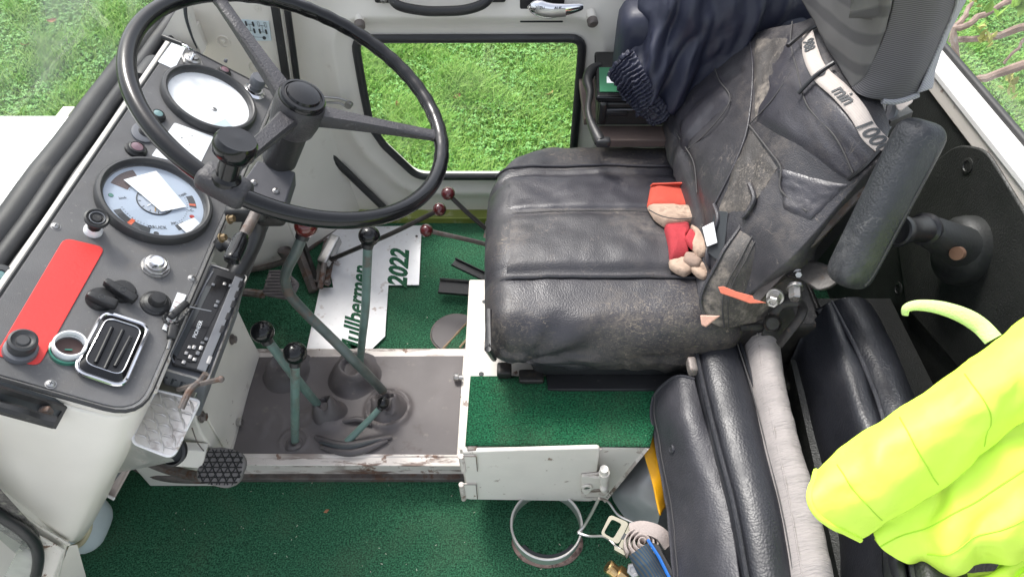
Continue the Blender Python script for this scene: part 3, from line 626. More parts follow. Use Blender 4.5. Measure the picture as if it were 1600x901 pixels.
fl_g = patch([c1, [c1[i].lerp(c3[i], .25) + Vector((.006, -.004, 0)) for i in range(6)], c2, [c1[i].lerp(c3[i], .75) + Vector((.006, -.002, 0)) for i in range(6)], c3], 24, 30, lambda a, b, p: .0015 * fbm(p, 7))
sheet('flank', fl_g, cream, dash, .004)
mk('inner_rail', MB().tube([DM @ Vector((.006, y, -.02)) for y in (.56, .9, 1.33)], .004, 6), cream_worn, dash)
mk('under_box', MB(DM).box((-.115, .93, -.05), (.20, .72, .06)), dark_steel, dash)
mk('under_web', MB(DM).box((-.03, .93, -.10), (.006, .74, .15)), plastic_black, dash)
def ring(T, R_, r_, n=40): return [T @ Vector((R_ * math.cos(2 * math.pi * k / n), R_ * math.sin(2 * math.pi * k / n), 0)) for k in range(n)]
# -- two large instruments
def gauge(s_, t_, name='gauge'):
    T = DM @ Matrix.Translation((s_, t_, 0))
    gz = mk(name, MB(T).lathe([(.0925, .0), (.0925, .012), (.0895, .017), (.085, .018), (.082, .016), (.0795, .010), (.079, .004), (.078, .002)], 56, cap=False), M('bezel_black', (.045, .045, .047), .4, var=.2, bump=.15, bs=80, wear=((.16, .15, .14), 40, .6, .1, .5, None)), dash)
    return gz, T
g2, T2 = gauge(-.111, .893)
mk('dial', MB(T2).lathe([(.079, .0032), (.0005, .0033)], 56, cap=False), dial_blue, g2)
def arc(T, r0, r1, a0, a1, z, n=10): 
    mb = MB(T); vs = []
    for i in range(n + 1): a = R(a0 + (a1 - a0) * i / n); vs += [(r0 * math.cos(a), r0 * math.sin(a), z), (r1 * math.cos(a), r1 * math.sin(a), z)]
    return mb.add(vs, [(2 * i, 2 * i + 1, 2 * i + 3, 2 * i + 2) for i in range(n)])
# compass: local +y is away across the cab, local +x is towards the wheel
mk('dial_window', arc(T2, .045, .072, 138, 180, .0036), brown_print, g2)
mk('dial_window', arc(T2, .060, .072, 228, 282, .0036), dark_print, g2); mk('pointer', arc(T2, .058, .071, 252, 258, .0040), orange_print, g2)
mk('dial_window', arc(T2, .055, .067, 20, 45, .0036), dark_print, g2); mk('pointer', arc(T2, .055, .066, 24, 28, .0040), orange_print, g2)
mk('dial_window', arc(T2, .055, .067, -38, -20, .0036), dark_print, g2)
mk('clock_ring', MB(T2).tube([Vector((.029 * math.cos(k * .1745), .029 * math.sin(k * .1745), .0042)) for k in range(36)], .0011, 6, closed=True), dark_print, g2)
mk('clock_face', MB(T2).lathe([(.028, .0037), (.0005, .0038)], 40, cap=False), M('clock_face', (.45, .5, .58), .4), g2)
tk = MB(T2)
for k in range(12):
    tk.box((0, 0, 0), (.004, .0012, .0004), Matrix.Rotation(R(30 * k), 4, 'Z') @ Matrix.Translation((.0245, 0, .0042)))
mk('clock_ticks', tk, dark_print, g2)
for a_, l_, mt in ((-112, .020, card_and_glare_white), (-72, .024, brass)): mk('clock_hand', MB(T2 @ Matrix.Rotation(R(a_), 4, 'Z')).box((l_ / 2, 0, .005), (l_, .0016, .0006)), mt, g2)
for (r_, a_, mt) in ((.067, 202, green_lens), (.062, 0, red_lens), (.070, -70, dark_print)):
    mk('tell_tale', MB(T2).lathe([(.0042, .0036), (.0036, .0044), (.0005, .0045)], 18, T=Matrix.Translation((r_ * math.cos(R(a_)), r_ * math.sin(R(a_)), 0))), mt, g2)
def dtext(w, r_, a_, sz, rot): text('dial_lettering', w, T2 @ Matrix.Translation((r_ * math.cos(R(a_)), r_ * math.sin(R(a_)), .004)) @ Matrix.Rotation(R(rot), 4, 'Z'), sz, dark_print, g2, .0002)
sc_ = MB(T2)
for a_ in list(range(136, 184, 6)) + list(range(226, 286, 5)) + list(range(-42, 50, 6)):
    r_ = .0565 if 220 < a_ else .0425 if a_ > 100 else .052
    sc_.box((0, 0, 0), (.0032 if a_ % 2 else .002, .0007, .0003), Matrix.Rotation(R(a_), 4, 'Z') @ Matrix.Translation((r_, 0, .0038)))
mk('scale_ticks', sc_, dark_print, g2)
dtext('DRUCK', .057, -68, .0085, 28); dtext('bar', .050, -36, .007, 45); dtext('°C', .058, 12, .008, 60); dtext('TANK', .052, 50, .006, 60); dtext('km/h', .05, 205, .006, 40)
glare_patch = mk('card_and_glare_white', MB().hull([DP(193, 281, .0065), DP(244, 267, .0065), DP(291, 323, .0065), DP(252, 331, .0065), DP(222, 305, .0065)], DN * .0006), card_and_glare_white, g2, label='sky glare painted as a white patch behind the lower gauge glass')  # white shapes painted for sky glare on the lower gauge glass
mk('card_and_glare_white', MB().hull([DP(278, 351, .0065), DP(303, 340, .0065), DP(312, 349, .0065), DP(293, 366, .0065)], DN * .0006), card_and_glare_white, g2)
mk('dial_glass', MB(T2).lathe([(.079, .009), (.0005, .0095)], 56, cap=False), dial_glass, g2)
g1, T1 = gauge(-.111, 1.206)
mk('dial', MB(T1).lathe([(.079, .0032), (.0005, .0033)], 56, cap=False), card_and_glare_white, g1, label='farther gauge dial, white with painted sky glare')  # dial whitened to stand for sky glare on its glass
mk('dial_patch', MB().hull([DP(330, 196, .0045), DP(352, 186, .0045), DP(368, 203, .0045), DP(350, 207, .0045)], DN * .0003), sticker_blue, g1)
mk('dial_glass', MB(T1).lathe([(.079, .009), (.0005, .0095)], 56, cap=False), dial_glass, g1)
# -- cards and stickers
pc = rp2([DL(272, 193), DL(333, 215), DL(310, 262), DL(236, 245)], .004, 3)
cr_ = mk('data_plate', MB(DM).prism(pc, .0016, .0026), card_and_glare_white, dash)
for (u, v, w_) in ((284, 215, 1.6), (296, 226, 1), (262, 240, 1.3), (300, 212, 1)): mk('plate_mark', MB(DF(u, v, .0028)).box((0, 0, 0), (.003, .0015 * w_, .0002)), dark_print, cr_)
mk('white_label', MB(DM).prism(rp2([DL(268, 68), DL(290, 75), DL(272, 110), DL(246, 98)], .003, 3), .0016, .0026), card_and_glare_white, dash)
# -- red plate
rdp = rp2([DL(100, 373), DL(164, 388), DL(60, 574), DL(-8, 556)], [.012, .012, .012, .006], 4)
mk('red_plate', MB(DM).prism(rdp, .0016, .0032), red_sheet, dash, bev=.0006)
# -- lamps, knobs
def lamp(u, v, mt, base=None, r_=.011, label=None):
    T = DF(u, v)
    o = mk('warning_lamp', MB(T).lathe([(r_ * 1.35, .001), (r_ * 1.3, .006), (r_ * 1.1, .008), (r_, .012), (r_ * .8, .013), (r_ * .78, .011)], 28), plastic_black, dash, label=label)
    mk('lens', MB(T).lathe([(r_ * .78, .010), (r_ * .72, .0125), (r_ * .3, .0138), (.0004, .014)], 24, cap=False), mt, o)
    return o
lamp(245, 184, blue_lens, label='warning lamp with pale green lens'); lamp(212, 236, pink_lens, r_=.0135, label='warning lamp with dark smoky lens'); lamp(349, 115, pink_lens, label='warning lamp with dull pink lens')
o = lamp(228, 210, red_lens, label='red warning lamp on a grey base')
mk('lamp_base', MB(DF(225, 209)).lathe([(.0215, .001), (.021, .005), (.017, .0065)], 28, sy=1.25), plastic_grey, o)
def pull(u, v, top, nm='pull_knob'):
    a = DP(u, v); ax = (P((*top, 'z', a.z + .034)) - a)
    T = frame(a, DX, ax); L_ = ax.length
    o = mk(nm, MB(T).lathe([(.0095, L_ * .35), (.008, L_ * .5), (.010, L_ - .008), (.017, L_ - .006), (.018, L_ - .001), (.015, L_ + .001), (.012, L_ - .001), (.0075, L_ - .002), (.006, L_), (.0005, L_)], 30), plastic_black, dash)
    mk('collar', MB(DF(u, v)).lathe([(.0135, .001), (.0135, .006), (.012, .009), (.011, .014), (.008, .014)], 26), card_and_glare_white, o)
    mk('knob_ring', MB(T).tube([Vector((.0105 * math.cos(k * .2618), .0105 * math.sin(k * .2618), L_)) for k in range(24)], .0009, 6, closed=True), plastic_grey, o)
    return o
pull(145, 362, (152, 340)); 
o = mk('round_switch', MB(DF(32, 548)).lathe([(.020, .003), (.020, .008), (.0165, .009), (.016, .02), (.0175, .024), (.017, .030), (.014, .032), (.012, .029), (.009, .028), (.007, .030), (.0005, .030)], 32), M('faded_switch', (.055, .055, .057), .45, var=.2), dash)
mk('clear_collar', MB(DF(31, 550)).lathe([(.0205, .003), (.0195, .011), (.017, .012)], 30), plastic_grey, o)
# push button
o = mk('push_button', MB(DF(243, 475)).lathe([(.023, .001), (.0225, .004), (.018, .008), (.013, .010), (.012, .018), (.010, .021), (.0005, .0215)], 34), plastic_black, dash)
mk('button_base', MB(DF(243, 475)).tube([Vector((.0185 * math.cos(k * .2), .0185 * math.sin(k * .2), .0072)) for k in range(31)], .0008, 6), satin_black, o)
# ignition lock
o = mk('ignition_lock', MB(DF(242, 418)).lathe([(.0225, .001), (.022, .003), (.0215, .004)], 40).lathe([(.0205, .004), (.0205, .009), (.0195, .010)], 8).lathe([(.0165, .010), (.0160, .014), (.0135, .0155), (.0115, .0145)], 34), steel, dash, ang=30)
mk('lock_cylinder', MB(DF(242, 416.5)).lathe([(.0105, .012), (.0105, .0165), (.0095, .0175), (.0005, .0175)], 30), chrome, o)
mk('keyhole', MB(DF(242, 416, .0176, 55)).box((0, 0, 0), (.0095, .0026, .0006)).box((.001, 0, 0), (.003, .0045, .0006)), dark_print, o)
# rotary switches
def rotary(u, v, tu, tv, nm='rotary_switch'):
    T = DF(u, v); a = DP(u, v, .014); b = DP(tu, tv, .014); d = (b - a).normalized()
    o = mk(nm, MB(T).lathe([(.0205, .001), (.020, .005), (.017, .010), (.0005, .011)], 34), plastic_black, dash)
    H = frame(a, d, DN); L_ = (b - a).length
    mk('grip', MB(H).rbox((L_ * .5 - .012, 0, .002), (L_ + .022, .0125, .014), .003, 5, fn=lambda g: Vector((g.x, g.y * (1.15 - .4 * (g.x > 0) * abs(g.x) / L_), g.z))), plastic_black, o)
    mk('grip_mark', MB(H).tube([Vector((.004 * math.cos(k * .5236), .004 * math.sin(k * .5236), .0092)) for k in range(12)], .0005, 5, closed=True), dark_print, o)
rotary(157, 469, 134, 461); rotary(190, 457, 162, 440)
# open tin cap ring
o = mk('open_socket', MB(DF(107, 545)).lathe([(.0215, .001), (.0215, .014), (.0205, .017), (.0185, .017), (.018, .003)], 36, cap=False), card_and_glare_white, dash)
mk('socket_bottom', MB(DF(107, 547)).lathe([(.0182, .002), (.0005, .002)], 30, cap=False), brown_print, o)
mk('green_ring', MB(DF(106, 549)).lathe([(.0235, .001), (.0235, .008), (.0215, .009)], 36, cap=False), green_lens, o)
mk('contact', MB(DF(107, 546, .004, 20)).box((0, 0, 0), (.009, .0022, .001)), green_lens, o)
# chrome framed sliding vent
vt = [DL(*q) for q in ((160, 491), (232, 514), (190, 610), (112, 584))]
vp = rp2(vt, .016, 6); vc = Vector((sum(p[0] for p in vt) / 4, sum(p[1] for p in vt) / 4, 0))
def inset(poly, k): return [(vc.x + (x - vc.x) * k, vc.y + (y - vc.y) * k) for x, y in poly]
vo = mk('vent', MB(DM).prism(inset(vp, .97), .0015, .010), dark_print, dash, bev=.002)
e1 = [Vector((x, y, .009)) for x, y in inset(vp, .985)]; mk('vent_frame', MB(DM).tube(e1, .0034, 8, closed=True), chrome, vo)
fr_ = MB(DM); ou = inset(vp, .96); inn = inset(rp2(vt, .018, 6), .76); n_ = len(ou)
fr_.add([(x, y, .0105) for x, y in ou] + [(x, y, .0165) for x, y in inn], [(i, (i + 1) % n_, n_ + (i + 1) % n_, n_ + i) for i in range(n_)]); mk('vent_bezel', fr_, gloss_black, vo)
mk('vent_inner_rim', MB(DM).tube([Vector((x, y, .0168)) for x, y in inn], .0010, 6, closed=True), chrome, vo)
mk('vent_cover', MB(DM).prism(inset(rp2(vt, .018, 6), .755), .012, .0155), satin_black, vo)
for k, (a_, b_) in enumerate((((175, 512), (150, 566)), ((192, 516), (164, 576)), ((204, 526), (180, 572)))):
    mk('vent_rib', MB().tube([DP(*a_, .017), DP((a_[0] + b_[0]) / 2, (a_[1] + b_[1]) / 2, .019), DP(*b_, .017)], .0028, 8), gloss_black, vo)
# screws on the panel
for (u, v) in ((87, 354), (79, 600), (300, 435), (334, 172)): screw(DF(u, v, .0012), .0058, dash)
# far end: starter switch with lever, chrome knob
o = mk('starter_switch', MB(DF(299, 98)).lathe([(.0225, .001), (.0225, .007), (.0215, .008)], 6).lathe([(.0165, .008), (.016, .013), (.011, .015), (.010, .019), (.006, .02)], 30), steel, dash, ang=25)
a = DP(299, 94, .018); q = spl([a, a + DN * .018 + Vector((0, .006, 0)), P((296, 76, 'z', a.z + .035)), P((284, 69, 'z', a.z + .04)), P((268, 63, 'z', a.z + .045))], 20)
mk('switch_lever', MB().tube(q, .0032, 8), chrome, o); mk('lever_grip', MB().tube([q[-6], q[-1] + (q[-1] - q[-6]) * .8], [.0045, .0052], 10), satin_black, o)
o = mk('light_switch', MB(DF(396, 146)).lathe([(.024, .001), (.023, .006), (.017, .009), (.016, .014), (.012, .015)], 36), chrome, dash)
mk('switch_knob', MB(DF(396, 142)).lathe([(.013, .010), (.0135, .016), (.016, .02), (.017, .034), (.015, .040), (.0005, .041)], 30), plastic_grey, o)
mk('lamp_pip', MB(DF(349, 104)).lathe([(.004, .014), (.003, .02), (.0005, .021)], 12), plastic_grey, dash)
# black recessed grab handle on the flank
q0 = P((-8, 605, 'y', .47)); q1 = P((100, 637, 'y', .495)); q2 = P((83, 665, 'y', .478)); q3 = P((-8, 640, 'y', .455))
hd = mk('passenger_grab_handle', MB().hull([q0, q1, q2, q3], (0, .01, 0)), dark_print, dash)
mk('handle_surround', MB().tube([q0, q1, q2 + Vector((0, -.002, 0))], .005, 4).tube([q2, q3], .004, 4), plastic_black, hd)
mk('handle_bar', MB().tube(spl([P((-10, 632, 'y', .456)), P((30, 643, 'y', .456)), P((60, 653, 'y', .460)), P((86, 659, 'y', .462))], 20), .0078, 8, flat=1), plastic_black, hd)
mk('handle_bolt', MB().rbox(P((72, 642, 'y', .478)), (.014, .01, .014), .003, 4), rusty, hd)

# A-pillar of the passenger door opening with quarter window
ap = root('passenger_pillar', tuple(P((60, 850, 'y', .42))), 'cream door pillar at the lower left with black rubber round a small quarter window', 'pillar')
mk('pillar_face', MB().hull([P((-80, 725, 'y', .43)), P((8, 782, 'y', .44)), P((104, 852, 'y', .45)), P((84, 930, 'y', .41)), P((-80, 960, 'y', .38))], (0, .012, 0)), cream, ap, bev=.002)
mk('pillar_seam', MB().tube([P((-60, 736, 'y', .437)), P((60, 822, 'y', .443)), P((108, 850, 'y', .448))], .0025, 6), cream_worn, ap)
mk('pillar_flange', MB().hull([P((60, 832, 'y', .435)), P((103, 856, 'y', .44)), P((78, 925, 'y', .40)), P((48, 925, 'y', .40))], (0, -.006, .004)), cream_worn, ap, bev=.003)
mk('lower_pillar', MB().hull([P((108, 852, 'y', .45)), P((116, 880, 'y', .46)), P((130, 925, 'y', .45)), P((80, 925, 'y', .42))], (.0, .01, -.02)), cream_worn, ap)
qr = spl([P(t) for t in [(-20, 790, 'y', .418), (5, 808, 'y', .418), (35, 828, 'y', .415), (55, 850, 'y', .412), (60, 875, 'y', .408), (54, 905, 'y', .402), (40, 935, 'y', .40)]], 40)
mk('quarter_window_seal', MB().tube(qr, .0085, 12), black_rubber, ap)
mk('quarter_window_pane', MB().add([P(t) for t in [(-40, 775, 'y', .416), (5, 808, 'y', .416), (35, 828, 'y', .413), (55, 850, 'y', .410), (60, 875, 'y', .406), (54, 905, 'y', .400), (40, 945, 'y', .398), (-40, 945, 'y', .39)]], [tuple(range(8))]), dirty_glass, ap)
pb = root('window_reflection', tuple(P((20, 870, 'y', .43))), 'dull olive and grey gravelly reflection painted on a sheet behind the quarter window', 'panel')
mk('reflection_strip', MB().hull([P((40, 905, 'y', .42)), P((52, 870, 'y', .42)), P((58, 880, 'y', .42)), P((52, 915, 'y', .42))], (0, .002, 0)), M('pale_lime', (.5, .6, .25), .5), pb)
mk('reflection_sheet', MB().hull([P((-60, 700, 'y', .428)), P((60, 832, 'y', .428)), P((66, 860, 'y', .425)), P((60, 960, 'y', .41)), P((-60, 960, 'y', .40))], (0, .002, 0)), M('grit', (.16, .15, .14), .8, var=.5, vs=120, bump=1, bs=200, bd=3, wear=((.4, .42, .3), 60, .55, .1, .7, None)), pb)  # gritty and lime tones here are the pane's reflection, painted on

# ================================================================== STEERING
WC = Vector((-.330, .931, .863)); WN = Vector((.486, -.051, .872)).normalized(); WR = .24
WT = frame(WC, Vector((0, 1, 0)).cross(WN), WN)
def wang(u, v):
    q = WT.inverted() @ PP(u, v, WC, WN); return math.atan2(q.y, q.x)
sw = root('steering_wheel', tuple(WC), 'glossy black three-spoke steering wheel with finger grips and a spinner knob', 'steering wheel')
angs = [2 * math.pi * k / 144 for k in range(144)]
a_s, a_e = wang(690, 240), wang(400, 0)
def rimr(a):
    k = max(0, math.cos(a - wang(600, 80)) - .15); return .0127 + (.0006 * math.sin(a * 44)) * min(1, k * 3)
rim = mk('rim', MB(WT).tube([Vector((WR * math.cos(a), WR * math.sin(a), 0)) for a in angs], [rimr(a) for a in angs], 18, closed=True, up=(0, 0, 1)), gloss_black, sw)
spoke_m = M('textured_black', (.042, .040, .044), .42, var=.2, bump=.9, bs=300, bd=.8, wear=((.16, .15, .15), 60, .6, .08, .4, None))
hub = mk('hub', MB(WT).lathe([(.022, -.072), (.028, -.069), (.036, -.058), (.039, -.04), (.0395, -.012), (.0385, -.004), (.037, .000)], 48), spoke_m, sw)
mk('hub_cap', MB(WT).lathe([(.0365, -.002), (.0365, .005), (.034, .009), (.030, .0095), (.029, .008), (.027, .0085), (.025, .0125), (.015, .0145), (.0005, .015)], 48), gloss_black, hub)
for (u, v) in ((338, -8), (690, 213), (328, 292)):
    a = wang(u, v); T = WT @ Matrix.Rotation(a, 4, 'Z'); mb = MB(T); rows = []
    for i in range(15):
        t = i / 14; x = .025 + (WR - .030) * t; w_ = .007 * (1 - t) ** 3 + .0108 + .003 * (t > .93); z0 = -.026 + .024 * t; th = .012 * (1 - t) + .0085
        rows.append([Vector((x, w_, z0 + th * .35)), Vector((x, w_ * .75, z0 + th * .62)), Vector((x, -w_ * .75, z0 + th * .62)), Vector((x, -w_, z0 + th * .35)), Vector((x, -w_ * .8, z0 - th * .6)), Vector((x, w_ * .8, z0 - th * .6)), Vector((x, w_, z0 + th * .35))])
    mb.grid(rows); mb.f.append(tuple(range(6))[::-1]); mk('spoke', mb, spoke_m, sw, ang=50)
# spinner knob
a = wang(348, 292); T = WT @ Matrix.Rotation(a, 4, 'Z') @ Matrix.Translation((WR, 0, 0))
cl_ = mk('spinner_clamp', MB(T).rbox((-.004, 0, 0), (.044, .070, .033), .013, 8), spoke_m, sw)
base = T @ Vector((-.004, 0, .010)); TK = frame(base, (1, 0, 0), WN + Vector((0, .12, .05))); L_ = .062
mk('spinner_post', MB(TK).lathe([(.020, 0), (.019, .006), (.0145, .010), (.0140, L_ - .012), (.016, L_ - .01)], 32), gloss_black, cl_)
mk('spinner_knob', MB(TK).lathe([(.013, L_ - .024), (.020, L_ - .021), (.0262, L_ - .014), (.0275, L_ - .005), (.0265, L_ + .003), (.0235, L_ + .008), (.0215, L_ + .0078), (.0005, L_ + .0095)], 44), gloss_black, cl_)

cl0 = root('steering_column', tuple(WC - WN * .5), 'dark steering column with bracket, stalk switch and black hose under the wheel', 'steering column')
mk('column_tube', MB(frame(WC, (0, 1, 0), -WN)).lathe([(.030, .06), (.0305, .066), (.029, .07), (.0285, .14), (.024, .145), (.023, .60), (.02, .62)], 30), plastic_black, cl0)
bk = [PP(u, v, WC - WN * .135, Vector((.35, -.25, .9)).normalized()) for u, v in ((402, 250), (462, 268), (446, 318), (382, 306), (374, 290))]
br = mk('column_bracket', MB().hull(bk, (-.006, 0, -.03)), M('bracket_grey', (.07, .07, .08), .45, bump=.2), cl0, bev=.003)
bn = (bk[1] - bk[0]).cross(bk[3] - bk[0]).normalized(); bn = bn if bn.z > 0 else -bn
for (u, v) in ((397, 285), (431, 298)): screw(frame(PP(u, v, bk[0] + bn * .001, bn), (1, 0, 0), bn), .0045, br)
mk('stalk_boss', MB().rbox(PD(388, 325, 1.15), (.07, .05, .03), .01, 6), plastic_black, cl0)
mk('stalk_boss', MB().rbox(PD(425, 335, 1.17), (.05, .04, .03), .01, 6), dark_steel, cl0)
q = spl([PD(403, 318, 1.12), PD(398, 335, 1.10), PD(385, 360, 1.07), PD(376, 375, 1.05)], 16)
sk_ = mk('stalk', MB().tube(q, .0085, 12), rusty, cl0)
q = spl([PD(379, 368, 1.055), PD(372, 385, 1.04), PD(364, 402, 1.02), PD(361, 409, 1.015)], 14)
mk('stalk_grip', MB().tube(q, [.009, .011, .012, .0125, .013, .013, .013, .0128, .0125, .0125, .0125, .0122, .0115, .009], 16), gloss_black, cl0)
mk('hose', MB().tube(spl([PD(405, 330, 1.2), PD(402, 360, 1.22), PD(388, 395, 1.22), PD(368, 430, 1.2), PD(350, 470, 1.2)], 26), .016, 12), black_rubber, cl0)
mk('hose', MB().tube(spl([PD(340, 385, 1.2), PD(352, 380, 1.2), PD(368, 392, 1.2), PD(376, 400, 1.22)], 20), .012, 12), black_rubber, cl0)
for (u, v) in ((358, 343), (345, 372)): hexbolt(frame(PD(u, v, 1.12), (0, 1, 0), (1, 0, .3)), .006, .010, cl0, 'hose_fitting', M('dull_brass', (.22, .16, .09), .5, .6))

# ================================================================== TUNNEL, LEVERS, PEDALS
TZ = .09
tun = root('gear_tunnel', (-.36, .86, 0), 'low cream gear tunnel with a worn grey rubber mat and lever boots', 'tunnel')
mk('tunnel_box', MB().box((-.365, .868, .04), (.515, .272, .085)), cream_worn, tun, bev=.004)
mk('near_lip', MB().box((-.365, .728, .055), (.525, .012, .082)), cream_scuffed, tun, bev=.004)
mk('near_lip_top', MB().hull([PZ(362, 709, TZ), PZ(722, 712, TZ), PZ(724, 729, TZ), PZ(356, 727, TZ)], (0, 0, .0035)), cream_scuffed, tun, bev=.0015)
mk('lip_base', MB().box((-.365, .718, .008), (.53, .016, .016)), rusty, tun, bev=.002)
mk('left_lip', MB().hull([PZ(388, 560, TZ), PZ(404, 560, TZ), PZ(364, 709, TZ), PZ(342, 709, TZ)], (0, 0, .005)), cream_worn, tun, bev=.0015)
mk('far_lip', MB().hull([PZ(392, 546, TZ), PZ(737, 546, TZ), PZ(736, 559, TZ), PZ(388, 560, TZ)], (0, 0, .005)), cream_scuffed, tun, bev=.0015)
mk('right_lip', MB().hull([PZ(724, 556, TZ), PZ(737, 558, TZ), PZ(722, 712, TZ), PZ(712, 712, TZ)], (0, 0, .0045)), cream_worn, tun, bev=.0015)
bumps = []      # (x, y, radius, height, kind)
def bc(u, v, r, h, k='d', z=TZ + .004): p = PZ(u, v, z); bumps.append((p.x, p.y, r, h, k))
bc(447, 578, .062, .012, 'd'); bc(548, 584, .066, .012, 'd'); bc(505, 650, .042, .014, 'd'); bc(607, 640, .050, .016, 'ring'); bc(459, 690, .030, .008, 'ring'); bc(520, 660, .03, .01, 'd'); bc(472, 655, .02, .008, 'd')
def mat_h(x, y):
    z = 0
    for bx_, by_, r_, h_, k_ in bumps:
        d = math.hypot(x - bx_, (y - by_)) / r_
        if k_ == 'd': z += h_ * (1 / (1 + (d * 1.15) ** 6)) if d < 2.5 else 0
        else: z += h_ * (.5 / (1 + d ** 8) + .5 * math.exp(-((d - 1) / .10) ** 2))
    z += .0007 * fbm((x, y, 0), 9) + .0015 * math.sin(x * 90 + 8 * fbm((x, y, 2), 7)) * max(0, 1 - abs(y - .80) / .05) * (x < -.30)
    return z
ml, mr = [PZ(404, 560, TZ), PZ(724, 558, TZ)], [PZ(364, 710, TZ), PZ(714, 712, TZ)]
rows = []
for i in range(81):
    t = i / 80; a = ml[0].lerp(mr[0], t); b = ml[1].lerp(mr[1], t); row = []
    for j in range(141):
        p = a.lerp(b, j / 140); p.z = TZ + .006 + mat_h(p.x, p.y) * min(1, 12 * t, 12 * (1 - t), j / 6, (140 - j) / 6); row.append(p)
    rows.append(row)
mk('rubber_mat', MB().grid(rows), rubber_mat, tun, ang=60)
def boot(u, v, h, r0, r1, lean=(0, 0), torn=False):
    p = PZ(u, v, TZ + .006); n = 30; prof = [(r0 * 1.5, -.004), (r0 * 1.15, .004), (r0, h * .3), (r0 * .85, h * .6), (r1 * 1.25, h * .85), (r1, h), (r1 * .85, h * .99), (r1 * .7, h * .7)]
    mb = MB(); vs = []; fs = []
    for j, (r, z) in enumerate(prof):
        for i in range(n):
            a = 2 * math.pi * i / n; w = 1 + .10 * math.sin(3 * a + j) * (j > 1) + (.12 * math.sin(5 * a) if torn and j > 3 else 0)
            zz = z + (.010 * math.sin(2 * a + 1) if torn and j > 3 else 0)
            vs.append((p.x + r * w * math.cos(a) + lean[0] * z / h, p.y + r * w * math.sin(a) + lean[1] * z / h, p.z + zz))
    for j in range(len(prof) - 1):
        for i in range(n): k = (i + 1) % n; fs.append((j * n + i, j * n + k, (j + 1) * n + k, (j + 1) * n + i))
    fs.append(tuple((len(prof) - 1) * n + i for i in range(n)))
    mb.add(vs, fs); return mk('lever_boot', mb, boot_rubber, tun, ang=70)
boot(515, 648, .052, .034, .018, (-.006, .004), True); boot(608, 638, .036, .040, .024, (-.006, .0), True)
boot(460, 694, .010, .017, .010); boot(552, 588, .046, .055, .030, (.004, .0)); boot(448, 582, .042, .050, .030)
# slack fold in front of the small lever
for (a, b, c, w_) in (((492, 682), (540, 697), (612, 682), .010), ((500, 697), (550, 707), (606, 688), .008), ((530, 660), (560, 655), (580, 664), .007)):
    q = spl([PZ(*a, TZ + .010), PZ(*b, TZ + .014), PZ(*c, TZ + .012)], 18); mk('rubber_fold', MB().tube(q, [w_ * (.4 + math.sin(math.pi * i / 17) * .7) for i in range(18)], 10), boot_rubber, tun)
mk('fold_opening', MB().tube(spl([PZ(498, 690, TZ + .017), PZ(545, 698, TZ + .019), PZ(600, 684, TZ + .017)], 14), [.001 + .006 * math.sin(math.pi * i / 13) for i in range(14)], 8), dark_print, tun)
# clamp bolts at both ends
for (u, v, dx) in ((360, 660, 1), (727, 590, -1)):
    T = frame(PZ(u, v, TZ + .018), (0, 1, 0), (dx, .0, .1))
    o = mk('wing_bolt', MB(T).lathe([(.008, -.015), (.008, .0), (.006, .002), (.006, .016), (.009, .017), (.0095, .026), (.007, .028)], 18), steel, tun)
    mk('bolt_ear', MB(T).rbox((0, .008, -.004), (.018, .012, .010), .003, 4).rbox((0, -.008, -.004), (.018, .012, .010), .003, 4), rusty, o)

lev = 'gear and transfer levers'
def lever(name, pts, r, knob, kr, kmat, label, rodmat=green_paint, cat='lever', n=26, boss=True, collar=None):
    q = [P(t) for t in pts]; o = root(name, tuple(q[-1]), label, cat)
    s_ = spl(q, n); rr = [r[0] + (r[1] - r[0]) * i / (n - 1) for i in range(n)]
    mk('shaft', MB().tube(s_, rr, 14), rodmat, o)
    k = P(knob) if isinstance(knob, tuple) else knob; ax = (k - s_[0]).normalized() if (k - s_[0]).length > .004 else (s_[0] - s_[2]).normalized()
    T = frame(k, (1, .2, 0), ax)
    mk('knob', MB(T).lathe([(max(.0005, kr * math.sin(math.pi * j / 16)), -kr * math.cos(math.pi * j / 16) * (1 if j < 9 else .93)) for j in range(1, 17)], 32), kmat, o, ang=60)
    if boss: mk('knob_collar', MB(T).lathe([(r[0] * 1.25, -kr * 1.25), (r[0] * 1.35, -kr * .8)], 18), satin_black, o)
    return o
lever('gear_lever', [(413, 524, 'd', 1.24), (432, 550, 'd', 1.27), (462, 590, 'd', 1.33), (498, 634, 'z', .115)], (.0085, .0095), (410, 518, 'd', 1.235), .0212, gloss_black, 'green lever with black ball knob, leftmost of the pair standing close together')
lever('gear_lever', [(461, 562, 'd', 1.23), (461, 600, 'd', 1.28), (461, 640, 'd', 1.34), (461, 688, 'z', .105)], (.0085, .0088), (461, 551, 'd', 1.225), .0215, gloss_black, 'upright green lever with black ball knob standing beside the tunnel near lip')
o = lever('gear_lever', [(575, 378, 'd', 1.33), (573, 430, 'd', 1.38), (571, 480, 'd', 1.43), (567, 520, 'd', 1.47), (562, 572, 'z', .12)], (.0095, .0085), (577, 368, 'd', 1.325), .0212, gloss_black, 'nearly vertical green lever with glossy black knob in front of the aluminium plate')
lever('gear_lever', [(474, 365, 'd', 1.26), (462, 395, 'd', 1.28), (447, 425, 'd', 1.30), (450, 455, 'd', 1.33), (476, 487, 'd', 1.36), (520, 530, 'd', 1.39), (560, 570, 'd', 1.42), (598, 610, 'z', .135)], (.010, .0105), (478, 353, 'd', 1.255), .0215, red_plastic, 'long bent lever with dark red ball knob reaching up behind the steering wheel', rodmat=M('bent_shaft', (.085, .105, .098), .35, .1, var=.3, vs=20, bump=.2, wear=((.15, .1, .08), 26, .5, .08, .8, None)))
